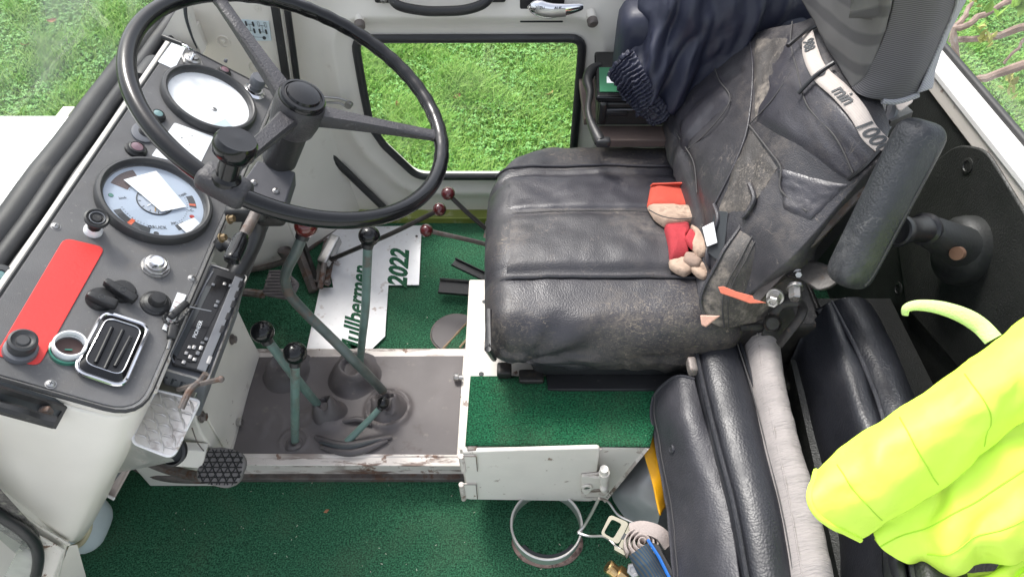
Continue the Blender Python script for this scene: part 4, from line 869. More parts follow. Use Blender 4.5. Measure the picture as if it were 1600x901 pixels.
o = lever('lock_lever', [(596, 634, 'z', .155), (580, 652, 'z', .14), (560, 672, 'z', .12), (542, 690, 'z', .105)], (.0065, .0085), (599, 629, 'z', .16), .0135, gloss_black, 'short green stub lever with small black knob lying in the torn rubber boot')
# three slim maroon-knob levers at the driver side
lever('slim_lever', [(680, 331, 'd', 1.62), (640, 351, 'd', 1.66), (600, 370, 'd', 1.70), (518, 405, 'z', .12)], (.0058, .0062), (687, 327, 'd', 1.61), .0165, maroon, 'long slim black lever with maroon knob rising over the aluminium plate', rodmat=dark_steel, boss=False)
o = lever('slim_lever', [(705, 308, 'd', 1.60), (730, 332, 'd', 1.62), (760, 358, 'd', 1.64)], (.0055, .0058), (700, 302, 'd', 1.59), .0165, maroon, 'short slim lever with maroon knob nearest the door, pivoting beside the seat', rodmat=dark_steel, boss=False)
mk('pivot', MB().tube([PD(764, 346, 1.64), PD(762, 368, 1.64)], .009, 12), steel, o); mk('pivot_nut', MB().tube([PD(762, 366, 1.64), PD(761, 372, 1.64)], .0105, 6), rusty, o)
lever('slim_lever', [(675, 362, 'd', 1.66), (720, 372, 'd', 1.69), (770, 384, 'd', 1.73), (800, 392, 'd', 1.74)], (.0058, .0062), (666, 360, 'd', 1.65), .0165, maroon, 'slim rusty lever with maroon knob lying low over the green carpet', rodmat=rusty, boss=False)
# lever mount on the floor
pv = root('lever_mount', tuple(PZ(510, 420, FZ)), 'rusty folded steel lever mount on the driver floor left of the aluminium plate', 'bracket')
mk('mount_plate', MB().hull([PZ(508, 372, FZ + .03), PZ(528, 378, FZ + .03), PZ(514, 448, FZ + .02), PZ(490, 440, FZ + .02)], (0, 0, .004)), rusty, pv, bev=.001)
mk('mount_block', MB(frame(PZ(515, 392, FZ + .06), (.3, .9, .1), (0, -.3, 1))).rbox((0, 0, 0), (.09, .03, .035), .005, 5), steel, pv)
mk('mount_arm', MB().tube([PZ(508, 405, FZ + .06), PZ(500, 450, FZ + .03)], .008, 10), rusty, pv)
mk('side_bar', MB().tube([PZ(463, 385, FZ + .06), PZ(490, 455, FZ + .01)], .013, 4), rusty, pv)
mk('side_bar', MB().tube([PZ(474, 380, FZ + .06), PZ(498, 450, FZ + .01)], .008, 4), dark_steel, pv)
mk('push_rod', MB().tube(spl([PZ(360, 425, FZ + .01), PZ(400, 420, FZ + .02), PZ(440, 410, FZ + .04), PZ(447, 398, FZ + .06)], 16), .008, 8), rusty, pv)
for (u, v) in ((515, 383), (512, 442), (522, 405)): hexbolt(frame(PZ(u, v, FZ + .035), (1, 0, 0), (0, 0, 1)), .007, .008, pv)
mk('rod_cup', MB(frame(PZ(447, 402, FZ + .05), (1, 0, 0), (0, .2, 1))).lathe([(.012, 0), (.019, .02), (.018, .026), (.012, .02)], 20), rusty, pv)
# driver's brake/clutch pedals
def pedal(name, poly, z, label, armpts, matr, latt, cat='pedal', tilt=(0, -.45, 1)):
    c = PZ(sum(p[0] for p in poly) / len(poly), sum(p[1] for p in poly) / len(poly), z); n = Vector(tilt).normalized()
    o = root(name, tuple(c), label, cat)
    pts = round_poly([PP(u, v, c, n) for u, v in poly], .012, 4)
    mk('pedal_pad', MB().hull(pts, n * -.018), matr, o, bev=.004)
    T = frame(c, (1, 0, 0), n); I = T.inverted(); pl = [I @ p for p in pts]
    x0, x1 = min(p.x for p in pl), max(p.x for p in pl); y0, y1 = min(p.y for p in pl), max(p.y for p in pl)
    def inside(x, y):
        k = False; j = len(pl) - 1
        for i in range(len(pl)):
            if (pl[i].y > y) != (pl[j].y > y) and x < (pl[j].x - pl[i].x) * (y - pl[i].y) / (pl[j].y - pl[i].y) + pl[i].x: k = not k
            j = i
        return k
    tb = MB(T)
    if latt == 'tri':
        for dx, dy in ((1, 0), (.5, .866), (-.5, .866)):
            for k in range(-10, 11):
                off = k * (.0100 if dx == 1 else .0140); px, py = -dy * off + 0, dx * off + (.5 * (y0 + y1)); px += .5 * (x0 + x1); seg = None
                for i in range(-60, 61):
                    x, y = px + dx * i * .0015, py + dy * i * .0015
                    ins = inside(x, y) and inside(x * .94 + .06 * (x0 + x1) / 2, y) and x0 + .005 < x < x1 - .005 and y0 + .005 < y < y1 - .005
                    if ins and seg is None: seg = (x, y)
                    if (not ins) and seg is not None:
                        tb.tube([(seg[0], seg[1], .001), (x, y, .001)], .0013, 4); seg = None
    else:
        for iy in range(9):
            for ix in range(7):
                x = x0 + (ix + .5 + .5 * (iy % 2)) * (x1 - x0) / 7.5; y = y0 + (iy + .5) * (y1 - y0) / 9
                if inside(x, y) and inside(x + .005, y) and inside(x - .005, y): tb.box((x, y, .0015), (.012, .0028, .003))
    mk('pedal_tread', tb, plastic_black if latt == 'tri' else rubber_mat, o, kind='stuff')
    if armpts: mk('pedal_arm', MB().tube(spl([P(t) for t in armpts], 16), .011, 8), rusty, o)
    return o
pedal('brake_pedal', [(324, 699), (350, 698), (376, 706), (384, 722), (372, 754), (352, 763), (308, 752), (305, 738)], .17, 'black rubber pedal with triangular lattice tread in front of the tunnel', [(318, 745, 'z', .13), (290, 740, 'z', .10), (250, 728, 'z', .10), (215, 712, 'z', .12)], M('pedal_rubber', (.20, .185, .18), .6, var=.2, bump=.3), 'tri')
pedal('clutch_pedal', [(420, 421), (445, 421), (466, 440), (462, 452), (448, 467), (408, 459)], FZ + .12, 'worn grey rubber foot pedal on the driver floor below the steering column', [(412, 460, 'z', .15), (390, 457, 'z', .15), (350, 455, 'z', .17)], rubber_mat, 'bars')
# aluminium floor plate with lettering cut through to the carpet
az = FZ + .006
plate = root('aluminium_floor_plate', tuple(PZ(570, 440, az)), 'shiny aluminium floor plate with cut-out lettering and the year 2022', 'plate')
ppts = [(502, 357), (659, 353), (655, 446), (607, 446), (602, 526), (575, 552), (478, 552), (500, 450), (521, 450)]
mk('plate_sheet', MB().hull([PZ(u, v, az) for u, v in ppts], (0, 0, .003)), alu, plate, bev=.0008)
def floor_text(w, u, v, u2, v2, sz, **k):
    a = PZ(u, v, az + .0034); b = PZ(u2, v2, az + .0034); T = frame((a + b) / 2, b - a, (0, 0, 1)); return text('cut_out_lettering', w, T, sz, carpet, plate, .0004, **k)
floor_text('Mullbermen', 549, 547, 563, 430, .068, shear=.45, offset=.0016, spacing=.98)
floor_text('2022', 622, 445, 626, 396, .072, shear=.4, offset=.0028, spacing=1.0)
mk('rivet', MB(frame(PZ(651, 369, az + .003), (1, 0, 0), (0, 0, 1))).lathe([(.004, 0), (.003, .0015), (.0005, .002)], 12), dark_steel, plate)
# rubber inspection cap and tape
rc = root('inspection_cap', tuple(PZ(708, 519, FZ + .002)), 'round grey rubber cap set in the green carpet left of the white box', 'cap')
T = Matrix.Translation(PZ(712, 521, FZ + .002)); mk('cap_disc', MB(T).lathe([(.062, 0), (.0615, .005), (.057, .006), (.0005, .0065)], 44), rubber_mat, rc); mk('cap_rim', MB(T).lathe([(.066, 0), (.0655, .003), (.063, .003), (.063, 0)], 44, cap=False), rusty, rc)
mk('carpet_flap', MB().hull([PZ(738, 497, FZ + .010), PZ(740, 520, FZ + .010), PZ(722, 545, FZ + .010), PZ(692, 545, FZ + .010)], (0, 0, .003)), carpet, rc)
mk('frayed_edge', MB().tube(spl([PZ(738, 497, FZ + .013), PZ(722, 512, FZ + .014), PZ(712, 523, FZ + .013), PZ(692, 545, FZ + .013)], 20), [.002 + .0018 * math.sin(i * 2.7) ** 2 for i in range(20)], 6).tube([PZ(740, 517, FZ + .013), PZ(718, 543, FZ + .013)], .003, 6), M('frayed', (.3, .22, .14), .9, bump=1, bs=200), rc)
tool = 'black channels by the seat box'
o = root('black_channel', tuple(PZ(716, 450, FZ)), 'black channel section lying level on the carpet beside the white box', 'rail', tool)
a_, b_ = PZ(686, 448, FZ + .03), PZ(745, 452, FZ + .03)
mk('channel', MB(frame((a_ + b_) / 2, b_ - a_, (0, -.3, 1))).box((0, 0, 0), ((b_ - a_).length, .042, .003)).box((0, .020, .006), ((b_ - a_).length, .003, .012)).box((0, -.020, .006), ((b_ - a_).length, .003, .012)), plastic_black, o, bev=.001)
mk('bright_edge', MB().tube([a_ + Vector((.004, .016, .013)), b_ + Vector((0, .016, .013))], .0018, 6), steel, o)
o = root('black_channel', tuple(PZ(736, 423, FZ)), 'black channel section slanting down from the carpet behind the level one', 'rail', tool)
a_, b_ = PZ(709, 412, FZ + .05), PZ(765, 435, FZ + .05)
mk('channel', MB(frame((a_ + b_) / 2, b_ - a_, (0, -.3, 1))).box((0, 0, 0), ((b_ - a_).length, .024, .003)).box((0, .011, .005), ((b_ - a_).length, .003, .010)).box((0, -.011, .005), ((b_ - a_).length, .003, .010)), plastic_black, o, bev=.001)

# ================================================================== HEATER BOX, RADIO, TREAD PLATE
hb = root('heater_box', (-.73, .85, 0), 'cream sheet metal heater housing left of the gear tunnel under the radio', 'heater')
mk('housing', MB().hull([Vector((-.63, .70, .0)), Vector((-.63, 1.005, .0)), Vector((-.63, 1.005, .42)), Vector((-.63, .93, .50)), Vector((-.63, .76, .50)), Vector((-.63, .70, .24))], (-.2, 0, 0)), cream, hb, bev=.004)
mk('side_plate', MB().hull([Vector((-.629, .725, TZ + .008)), Vector((-.629, 1.0, TZ + .008)), Vector((-.629, .985, .34)), Vector((-.629, .93, .40)), Vector((-.629, .74, .40))], (.004, 0, 0)), cream_worn, hb, bev=.001)
for (u, v) in ((315, 651), (362, 530)): hexbolt(frame(PX(u, v, -.624), (0, 1, 0), (1, 0, 0)), .009, .010, hb)
mk('apron', MB().hull([P((232, 700, 'y', .66)), P((322, 705, 'y', .68)), P((316, 732, 'y', .66)), P((262, 728, 'y', .65)), P((236, 718, 'y', .645))], (0, .02, 0)), cream, hb, bev=.002)
mk('duct_mouth', MB(frame(P((272, 702, 'y', .655)), (1, 0, 0), (0, -.7, .7))).lathe([(.030, 0), (.031, .012), (.026, .014), (.024, .002)], 30, sx=.9), black_rubber, hb)
mk('duct_hole', MB(frame(P((272, 702, 'y', .655)), (1, 0, 0), (0, -.7, .7))).lathe([(.024, .006), (.0005, .006)], 24, sx=.9, cap=False), dark_print, hb)
mk('floor_moulding', MB().tube(spl([P(t) for t in [(200, 715, 'z', .05), (230, 732, 'z', .045), (270, 742, 'z', .04), (330, 744, 'z', .03), (362, 742, 'z', .02)]], 24), .016, 10), rusty, hb)
mk('seam_crack', MB().tube(spl([P((300, 668, 'y', .69)), P((308, 690, 'y', .685)), P((320, 706, 'y', .68))], 8), .0012, 5), rusty, hb)

RN = Vector((.42, -.06, .90)).normalized(); R0 = PZ(325, 416, .60)
def RP(u, v, h=0.): return PP(u, v, R0 + RN * h, RN)
rt = (RP(258, 572) - RP(325, 416)).normalized()          # long axis, towards the passenger
RYA = rt; RXA = RYA.cross(RN).normalized()
if RXA.x < 0: RXA = -RXA
def RF(u, v, h=0.): return frame(RP(u, v, h), -RYA, RN)   # text reads along -RYA
rad = root('car_radio', tuple(RP(320, 500, -.06)), 'black car radio hung under the dashboard edge in a metal sleeve', 'radio')
rc4 = [RP(329, 414), RP(386, 432), RP(324, 596), RP(256, 576)]
mk('sleeve_edge', MB().tube([p + RN * .001 for p in round_poly([p for p in rc4], .006, 3)], .0022, 6, closed=True), steel, rad)
mk('sleeve', MB().hull(round_poly([p for p in rc4], .006, 3), RN * -.13), plastic_grey, rad, bev=.002)
mk('metal_can', MB().hull([RP(268, 570, -.02), RP(322, 586, -.02), RP(306, 618, -.05), RP(248, 598, -.05)], RN * -.08), steel, rad, bev=.002)
for i in range(7): mk('can_slot', MB(frame(RP(262 + i * 7, 586 + i * 2 + (i % 2) * 8, -.018 - .006), -RYA, RN)).box((0, 0, 0), (.010, .0035, .001)), dark_print, rad)
fc = [RP(333, 422, .004), RP(382, 436, .004), RP(322, 586, .004), RP(268, 572, .004)]
face = mk('faceplate', MB().hull(round_poly(fc, .004, 3), RN * .010), satin_black, rad, bev=.0015)
mk('display', MB().hull([RP(339, 430, .0145), RP(362, 437, .0145), RP(300, 566, .0145), RP(276, 560, .0145)], RN * .001), gloss_black, face)
mk('side_band', MB().hull([RP(367, 432, .0142), RP(380, 437, .0142), RP(321, 582, .0142), RP(307, 577, .0142)], RN * .003), plastic_grey, face, bev=.001)
mk('tape_slot', MB().hull([RP(322, 446, .0142), RP(330, 448, .0142), RP(276, 558, .0142), RP(270, 552, .0142)], RN * .0008), dark_print, face)
mk('slot_rim', MB().tube([RP(333, 424, .0145), RP(320, 446, .0145), RP(267, 556, .0145), RP(272, 566, .0145)], .0014, 6), plastic_grey, face)
for (u, v, l_) in ((303, 543, .007), (314, 544, .008), (309, 552, .007), (297, 558, .007), (291, 552, .006), (296, 543, .006), (322, 530, .006), (316, 536, .005), (304, 562, .006), (287, 566, .006), (351, 444, .006), (360, 447, .006), (337, 478, .006), (340, 472, .006), (333, 445, .005)):
    mk('button', MB(RF(u, v, .0155)).rbox((0, 0, .001), (l_, .0055, .003), .001, 2), plastic_grey if random.random() < .5 else steel, face)
for (u, v) in ((376, 444), (370, 460), (364, 475), (356, 494), (347, 514), (327, 562)): mk('band_button', MB(RF(u, v, .0174)).rbox((0, 0, 0), (.014, .006, .0016), .0006, 2), steel if v > 550 else satin_black, face)
text('radio_lettering', 'PIONEER', frame(RP(309, 514, .0158), -RYA, RN), .0085, card_and_glare_white, face, .0002)
# bent wire key / hooks over the radio's near end
hk = root('bent_rod', tuple(RP(310, 600, .01)), 'rusty forked steel rod sticking out below the radio over the tread plate', 'rod')
mk('rod', MB().tube([PD(279, 608, 1.04), PD(310, 600, 1.02), PD(345, 592, 1.0)], .0042, 8), rusty, hk); mk('rod', MB().tube(spl([PD(322, 583, 1.02), PD(312, 596, 1.02), PD(296, 610, 1.0), PD(283, 638, .99)], 14), .0052, 8), rusty, hk); mk('rod_tip', MB().ball(PD(345, 592, 1.0), .0055, 10), rusty, hk)
# key with cord and small tag tucked beside the radio
ky = root('key_fob', tuple(DP(275, 500, .01)), 'small black key fob on a twisted cord beside the radio', 'key')
mk('fob', MB(DF(279, 484, .014, -20)).rbox((0, 0, 0), (.012, .042, .009), .004, 5), plastic_black, ky)
q = spl([DP(306, 478, .012), DP(296, 484, .02), DP(286, 495, .016), DP(276, 503, .014), DP(262, 505, .014), DP(256, 496, .012), DP(262, 490, .012), DP(272, 489, .018)], 50)
mk('cord', MB().tube(q, [.0026 + .0009 * math.sin(i * 1.9) for i in range(50)], 7), plastic_black, ky)
mk('cord_end', MB(DF(270, 515, .012, 10)).lathe([(.006, -.004), (.009, .0), (.007, .004)], 12).rbox((0, -.004, 0), (.014, .026, .010), .003, 4), plastic_black, ky)
mk('key_blade', MB().tube([DP(268, 522, .012), DP(262, 545, .008)], .0022, 6), steel, ky)
mk('wire', MB().tube([DP(296, 479, .02), DP(330, 486, .02)], .0014, 5), steel, ky)
tg = mk('paper_tag', MB().hull([DP(277, 457, .0035), DP(291, 461, .0035), DP(266, 519, .0035), DP(253, 514, .0035)], DN * .0012), card_and_glare_white, label='small white paper tag with red print lying at the dashboard edge', cat='tag')
rp_ = root('print_marks', tuple(DP(270, 495, .006)), 'red printed lines on the small white paper tag', 'print')
for i in range(6): mk('print_line', MB().tube([DP(262 + i * 2.2, 508 - i * 7.5, .0049), DP(270 + i * 2.2, 511 - i * 7.5, .0049)], .0005, 4), red_lens, rp_)
# tread plate box
tp = root('tread_plate', tuple(PZ(255, 660, .50)), 'aluminium tread plate cover with rounded corners below the radio', 'plate')
TN = Vector((.25, -.25, 1)).normalized(); TO = PZ(258, 660, .53)
tpts = round_poly([PP(u, v, TO, TN) for u, v in ((243, 609), (313, 626), (270, 716), (203, 690))], [.008, .008, .014, .014], 5)
mk('plate_sheet', MB().hull(tpts, TN * -.012), alu_tread, tp, bev=.002)
mk('plate_rim', MB().tube([p + TN * .0005 for p in tpts], .0022, 6, closed=True), card_and_glare_white if False else alu, tp)
for i in range(5):
    for j in range(6):
        a = .12 + i * .19; b = .10 + j * .16; c = [tpts[3], tpts[9], tpts[15], tpts[21]]
        top = c[0].lerp(c[1], a); bot = c[3].lerp(c[2], a); p = top.lerp(bot, b)
        d = (c[1] - c[0]).normalized() if (i + j) % 2 else (c[1] - c[0]).normalized() * .6 + (c[3] - c[0]).normalized() * .8
        e = TN.cross(d).normalized() * .0018
        mk('tread_rib', MB().tube([p - d * .011, p - d * .004 + TN * .0012 + e, p + d * .004 + TN * .0012 + e, p + d * .011], [.0006, .0019, .0019, .0006], 6), alu_tread, tp)
mk('plate_bracket', MB().hull([PP(205, 688, TO - TN * .01, TN), PP(270, 716, TO - TN * .01, TN), PZ(240, 722, .40), PZ(178, 735, .36)], (0, 0, -.01)), alu_tread, tp, bev=.002)
mk('folded_bracket', MB().hull([PZ(182, 722, .34), PZ(212, 716, .34), PZ(178, 778, .28), PZ(158, 772, .28)], (0, 0, -.004)), M('bracket_pink', (.36, .31, .29), .45, .3), tp, bev=.001)
mk('bracket_fold', MB().tube([PZ(212, 716, .345), PZ(183, 735, .335), PZ(160, 770, .285)], .003, 5).tube([PZ(160, 770, .285), PZ(178, 779, .285)], .003, 5), alu, tp)
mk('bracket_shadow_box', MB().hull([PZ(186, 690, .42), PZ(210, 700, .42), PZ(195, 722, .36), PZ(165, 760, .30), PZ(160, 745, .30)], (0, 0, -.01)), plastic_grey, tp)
# washer bottle and hose at the lower left
wb = root('washer_bottle', tuple(PZ(140, 800, .0)), 'milky plastic bottle half hidden behind the dashboard flank', 'bottle')
mk('bottle_body', MB(Matrix.Translation(PZ(118, 815, .06))).rbox((0, 0, 0), (.12, .12, .12), .045, 8), bottle_mat, wb)
mk('bottle_hose', MB().tube(spl([PZ(128, 798, .18), PZ(138, 812, .17), PZ(138, 828, .16), PZ(126, 848, .14), PZ(108, 857, .13)], 20), .0062, 10), hose_mat, wb)

# ================================================================== SEAT BOX WITH LOCKER DOOR
bz = .30; by = .632
box = root('seat_box', (.08, .8, 0), 'cream steel box under the driver seat with green carpet top and small hinged locker door', 'box')
f0, f1, f2, f3 = P((716, 701, 'y', by)), P((1012, 699, 'y', by)), P((945, 782, 'y', by)), P((730, 780, 'y', by))
mk('box_body', MB().hull([f0 + Vector((.002, 0, -.002)), f1 + Vector((0, 0, -.002)), f2, f3], (0, .44, 0)), cream_worn, box, bev=.003)
mk('box_top', MB().hull([PZ(716, 700, bz), PZ(1016, 698, bz), PZ(985, 437, bz), PZ(744, 437, bz)], (0, 0, -.004)), cream_worn, box, bev=.0015)
mk('top_carpet', MB().grid([[a.lerp(b, j / 30) for j in range(31)] for a, b in [(PZ(735, 588, bz + .005).lerp(PZ(727, 696, bz + .005), i / 16), PZ(1040, 588, bz + .005).lerp(PZ(1016, 698, bz + .005), i / 16)) for i in range(17)]]), carpet_bright, box, solid=.004, off=0)
mk('rusty_edge', MB().tube([PZ(718, 701, bz), PZ(830, 702, bz), PZ(940, 701, bz)], .0028, 6), cream_scuffed, box)
d0, d1, d2, d3 = P((722, 706, 'y', by - .012)), P((938, 700, 'y', by - .012)), P((927, 783, 'y', by - .012)), P((731, 780, 'y', by - .012))
dr = mk('locker_door', MB().hull(round_poly([d0, d1, d2, d3], [.003, .010, .010, .006], 4), (0, .009, 0)), cream_worn, box, bev=.002)
for vv in (712, 756):
    h_ = [P((723, vv, 'y', by - .0155)), P((744, vv, 'y', by - .0155)), P((746, vv + 23, 'y', by - .0155)), P((727, vv + 23, 'y', by - .0155))]
    o = mk('hinge', MB().hull(h_, (0, .003, 0)), cream_worn, dr, bev=.001)
    mk('hinge_pin', MB().tube([h_[0] + Vector((-.003, 0, 0)), h_[3] + Vector((-.003, 0, 0))], .0055, 10), cream_scuffed, o)
    mk('hinge_rust', MB().tube([h_[0] + Vector((0, -.0008, 0)), h_[1] + Vector((0, -.0008, 0)), h_[2] + Vector((0, -.0008, 0))], .0009, 5), rusty, o)
lt = mk('latch', MB().hull(round_poly([P((909, 743, 'y', by - .02)), P((925, 746, 'y', by - .02)), P((950, 748, 'y', by - .03)), P((950, 762, 'y', by - .03)), P((926, 764, 'y', by - .02)), P((916, 774, 'y', by - .02)), P((908, 766, 'y', by - .02))], .006, 3), (0, .006, 0)), cream_worn, dr, bev=.001)
T = frame(P((917, 760, 'y', by - .021)), (1, 0, 0), (0, -1, 0)); mk('latch_eye', MB(T).lathe([(.0115, 0), (.0105, .004), (.0065, .004), (.006, 0)], 24, cap=False), cream_worn, lt); mk('latch_bolt', MB(T).lathe([(.006, 0), (.005, .003), (.0005, .003)], 16), steel, lt)
mk('latch_post', MB().tube([P((944, 732, 'y', by - .03)), P((944, 764, 'y', by - .03))], .008, 14).tube([P((944, 738, 'y', by - .03)), P((944, 745, 'y', by - .03))], .0105, 14), cream_worn, lt)
mk('latch_knob', MB().ball(P((943, 762, 'y', by - .036)), .0078, 14), cream_worn, lt)
mk('striker_plate', MB().hull([P((908, 742, 'y', by - .016)), P((940, 738, 'y', by - .016)), P((952, 770, 'y', by - .016)), P((930, 782, 'y', by - .016)), P((908, 776, 'y', by - .016))], (0, .003, 0)), cream_scuffed, box, bev=.001)
mk('side_flange', MB().tube([f1, f2], .0045, 4), cream_scuffed, box)
mk('lower_clip', MB().rbox(P((738, 702, 'y', by - .005)), (.02, .012, .01), .003, 4), rusty, box)
for (u, v) in ((757, 471), (752, 584)): mk('hole', MB(Matrix.Translation(PZ(u, v, bz + .0006))).lathe([(.0055, 0), (.0005, .0004)], 14), dark_print, box)
# ================================================================== DRIVER'S SEAT
seat = root('driver_seat', (.15, 1.03, .30), 'worn black leather driver seat with grey striped headrest, armrest and printed strap', 'seat')
SZ = .50; SX0, SX1, SY0, SY1 = -.045, .44, .765, 1.335
def cush(g):
    x, y, z = g.x / ((SX1 - SX0) / 2), g.y / ((SY1 - SY0) / 2), g.z
    p = Vector((g.x, g.y, g.z))
    if z > 0: p.z += .014 * (1 - min(1, abs(x)) ** 2) * (1 - min(1, abs(y)) ** 2) - .010 * math.exp(-((y + .55) / .04) ** 2) * (x < .95) - .008 * math.exp(-((y - .52) / .045) ** 2) - .004 * math.exp(-((y - .05) / .04) ** 2) + .008 * math.exp(-((y + .35) / .25) ** 2)
    if x < 0: p.x -= .012 * math.cos(y * 1.2) * (abs(x) > .8)
    if y < -.8:
        p.y -= .012 * math.cos(x * 1.3); p.z -= .0
        p.y += .0035 * math.sin(g.x * 40 + 10 * fbm((g.x, 0, g.z), 4)) * (z < .01) + .014 * (z < -.02) * (1 - x)
    p += Vector((0, .3, 1)) * .0040 * fbm((g.x, g.y, g.z + .3), 7)
    cx = max(0, -x - .45) / .55; cy = max(0, y - .55) / .45
    if y > 0: p.y -= .085 * cx ** 2 * y
    if x < 0: p.x -= .040 * cy ** 2 * x
    # creases that fan out of the near front corner
    q = math.atan2(z + .02, g.x + .18)
    if y < -.85: p.y -= .005 * math.sin(q * 11) * math.exp(-(((g.x + .1) / .12) ** 2))
    return p
cs = mk('seat_cushion', MB().rbox(((SX0 + SX1) / 2, (SY0 + SY1) / 2, SZ - .085), (SX1 - SX0, SY1 - SY0, .17), .052, 46, fn=cush), leather_flank, seat, ang=75)
# the worn band on the near bolster shows by its own leather: top panels are sewn on as a proud skin
def topz(x, y):
    gx, gy = x - (SX0 + SX1) / 2, y - (SY0 + SY1) / 2; g = Vector((gx, gy, .085)); return cush(g).z + SZ - .085
def top_panel(name, x0, x1, y0, y1, matr, label=None, nx=50, ny=26):
    rows = [[Vector((x0 + (x1 - x0) * i / nx, y0 + (y1 - y0) * j / ny, 0)) for i in range(nx + 1)] for j in range(ny + 1)]
    for j, r in enumerate(rows):
        for i, p in enumerate(r):
            e = min(i / 3, (nx - i) / 3, j / 3, (ny - j) / 3, 1); p.z = topz(p.x, p.y) - .003 + .0055 * math.sin(e * math.pi / 2)
            ex = max(0, (SX0 + .052 - p.x)); p.z -= .052 - math.sqrt(max(0, .052 ** 2 - ex ** 2))
            p.z += .0012 * fbm(p, 10)
    return mk(name, MB().grid(rows), matr, cs, label, ang=80)
seam1 = SY0 + .115; seam2 = SY0 + .30; seam3 = SY1 - .115
top_panel('seat_panel', SX0 + .012, .375, seam1, seam2, leather_dirty, 'dusty scratched near top panel')
top_panel('seat_panel', SX0 + .012, .375, seam2 + .002, seam3, leather, 'smoother far top panel')
def seam(pts, r=.0022, par=cs, m=thread, n=40, name='seam'):
    return mk(name, MB().tube(spl(pts, n), r, 6), m, par)
def tz(x, y, o=.001):
    ex = max(0, (SX0 + .052 - x)); return Vector((x, y, topz(x, y) + o - (.052 - math.sqrt(max(0, .052 ** 2 - ex ** 2)))))
seam([tz(SX0 + .004 + (.43) * i / 20, seam1 - .003, .003) for i in range(21)], .0034, m=leather_dirty, name='piping')
seam([tz(SX0 + .008 + (.40) * i / 20, seam2 + .001, .0015) for i in range(21)], .0014)
seam([tz(SX0 + .008 + (.42) * i / 20, seam3 + .002, .003) for i in range(21)], .0028, m=leather, name='piping')
seam([tz(.376, seam1 + (seam3 - seam1) * i / 12, .002) for i in range(13)], .0014)
seam([tz(.388, SY0 + .03 + .08 * i / 8, .003) for i in range(9)] , .0014)
mk('seat_valance', MB().rbox((.27, .965, .345), (.46, .36, .075), .02, 8), pebble_black, seat)
mk('valance_edge', MB().rbox((.29, .955, .305), (.44, .40, .018), .007, 6), black_rubber, seat)
mk('front_trim', MB().tube([P((764, 485, 'x', SX0 + .004)), P((762, 545, 'x', SX0 + .004)), P((772, 560, 'x', SX0 + .01))], .006, 8), black_rubber, seat)
mk('rail_clip', MB().rbox(PZ(788, 578, bz + .02), (.03, .03, .02), .005, 4).rbox(PZ(830, 588, bz + .02), (.05, .03, .012), .004, 4), dark_steel, seat)
# backrest cover: surveyed surface, thickness behind it
BR = [[(1092, 512, 'z', .485), (1086, 410, 'z', .52), (1074, 340, 'z', .53), (1052, 275, 'z', .53), (1036, 205, 'z', .53)],
      [(1160, 468, 'z', .55), (1128, 370, 'z', .60), (1105, 290, 'z', .61), (1078, 215, 'z', .61), (1042, 150, 'z', .60)],
      [(1235, 405, 'z', .66), (1195, 290, 'z', .70), (1168, 215, 'z', .705), (1140, 150, 'z', .70), (1100, 94, 'z', .69)],
      [(1320, 312, 'z', .75), (1268, 225, 'z', .785), (1235, 165, 'z', .79), (1205, 105, 'z', .785), (1180, 53, 'z', .775)],
      [(1374, 246, 'z', .83), (1335, 180, 'z', .85), (1300, 125, 'z', .855), (1278, 78, 'z', .855), (1262, 33, 'z', .845)],
      [(1392, 200, 'z', .845), (1372, 150, 'z', .86), (1340, 95, 'z', .86), (1312, 55, 'z', .86), (1290, 10, 'z', .85)]]
def brf(a, b, p):
    w = .0045 * fbm(p, 5) + .0006 * fbm(p + Vector((2, 0, 0)), 26)
    w += .006 * math.sin(b * 3.1) * math.sin(a * 3) - .008 * math.exp(-((a - .06 - .12 * b) / .03) ** 2)
    w -= .012 * math.exp(-((b - .78 - .05 * math.sin(a * 5)) / .02) ** 2) * (a < .5) * .6
    w += .005 * math.sin((a * 6 + b * 9)) * (b > .75) * (a < .4)
    return w
bgr = patch(BR, 70, 70, brf)
bk_ = mk('backrest', MB().grid(orient(bgr)), leather_dirty, seat, solid=.085, off=-1, sub=0, ang=75, bev=0)
def bp(a, b, h=.002):   # a: bottom 0 .. top 1, b: near 0 .. far 1
    i = min(68, int(a * 69)); j = min(68, int(b * 69)); fa, fb_ = a * 69 - i, b * 69 - j
    p = bgr[i][j].lerp(bgr[i + 1][j], fa).lerp(bgr[i][j + 1].lerp(bgr[i + 1][j + 1], fa), fb_)
    n = (bgr[i + 1][j] - bgr[i][j]).cross(bgr[i][j + 1] - bgr[i][j]).normalized()
    if n.dot(CAM - p) < 0: n = -n
    return p + n * h
def buv(u, v):         # nearest surveyed place on the backrest for a photograph position
    best = None
    for i in range(0, 70):
        for j in range(0, 70):
            p = bgr[i][j] - CAM; w = p.y * CP - p.z * SP; uu = 800 + FPX * p.x / w; vv = 450.5 - FPX * (p.y * SP + p.z * CP) / w
            d = (uu - u) ** 2 + (vv - v) ** 2
            if best is None or d < best[0]: best = (d, i / 69, j / 69)
    return best[1], best[2]
def bline(name, pix, r, m, h=.002, n=40, par=None, flat=1.):
    pts = []
    for q in pix: a, b = buv(*q); pts.append(bp(a, b, h))
    return mk(name, MB().tube(spl(pts, n), r, 7), m, par or bk_)
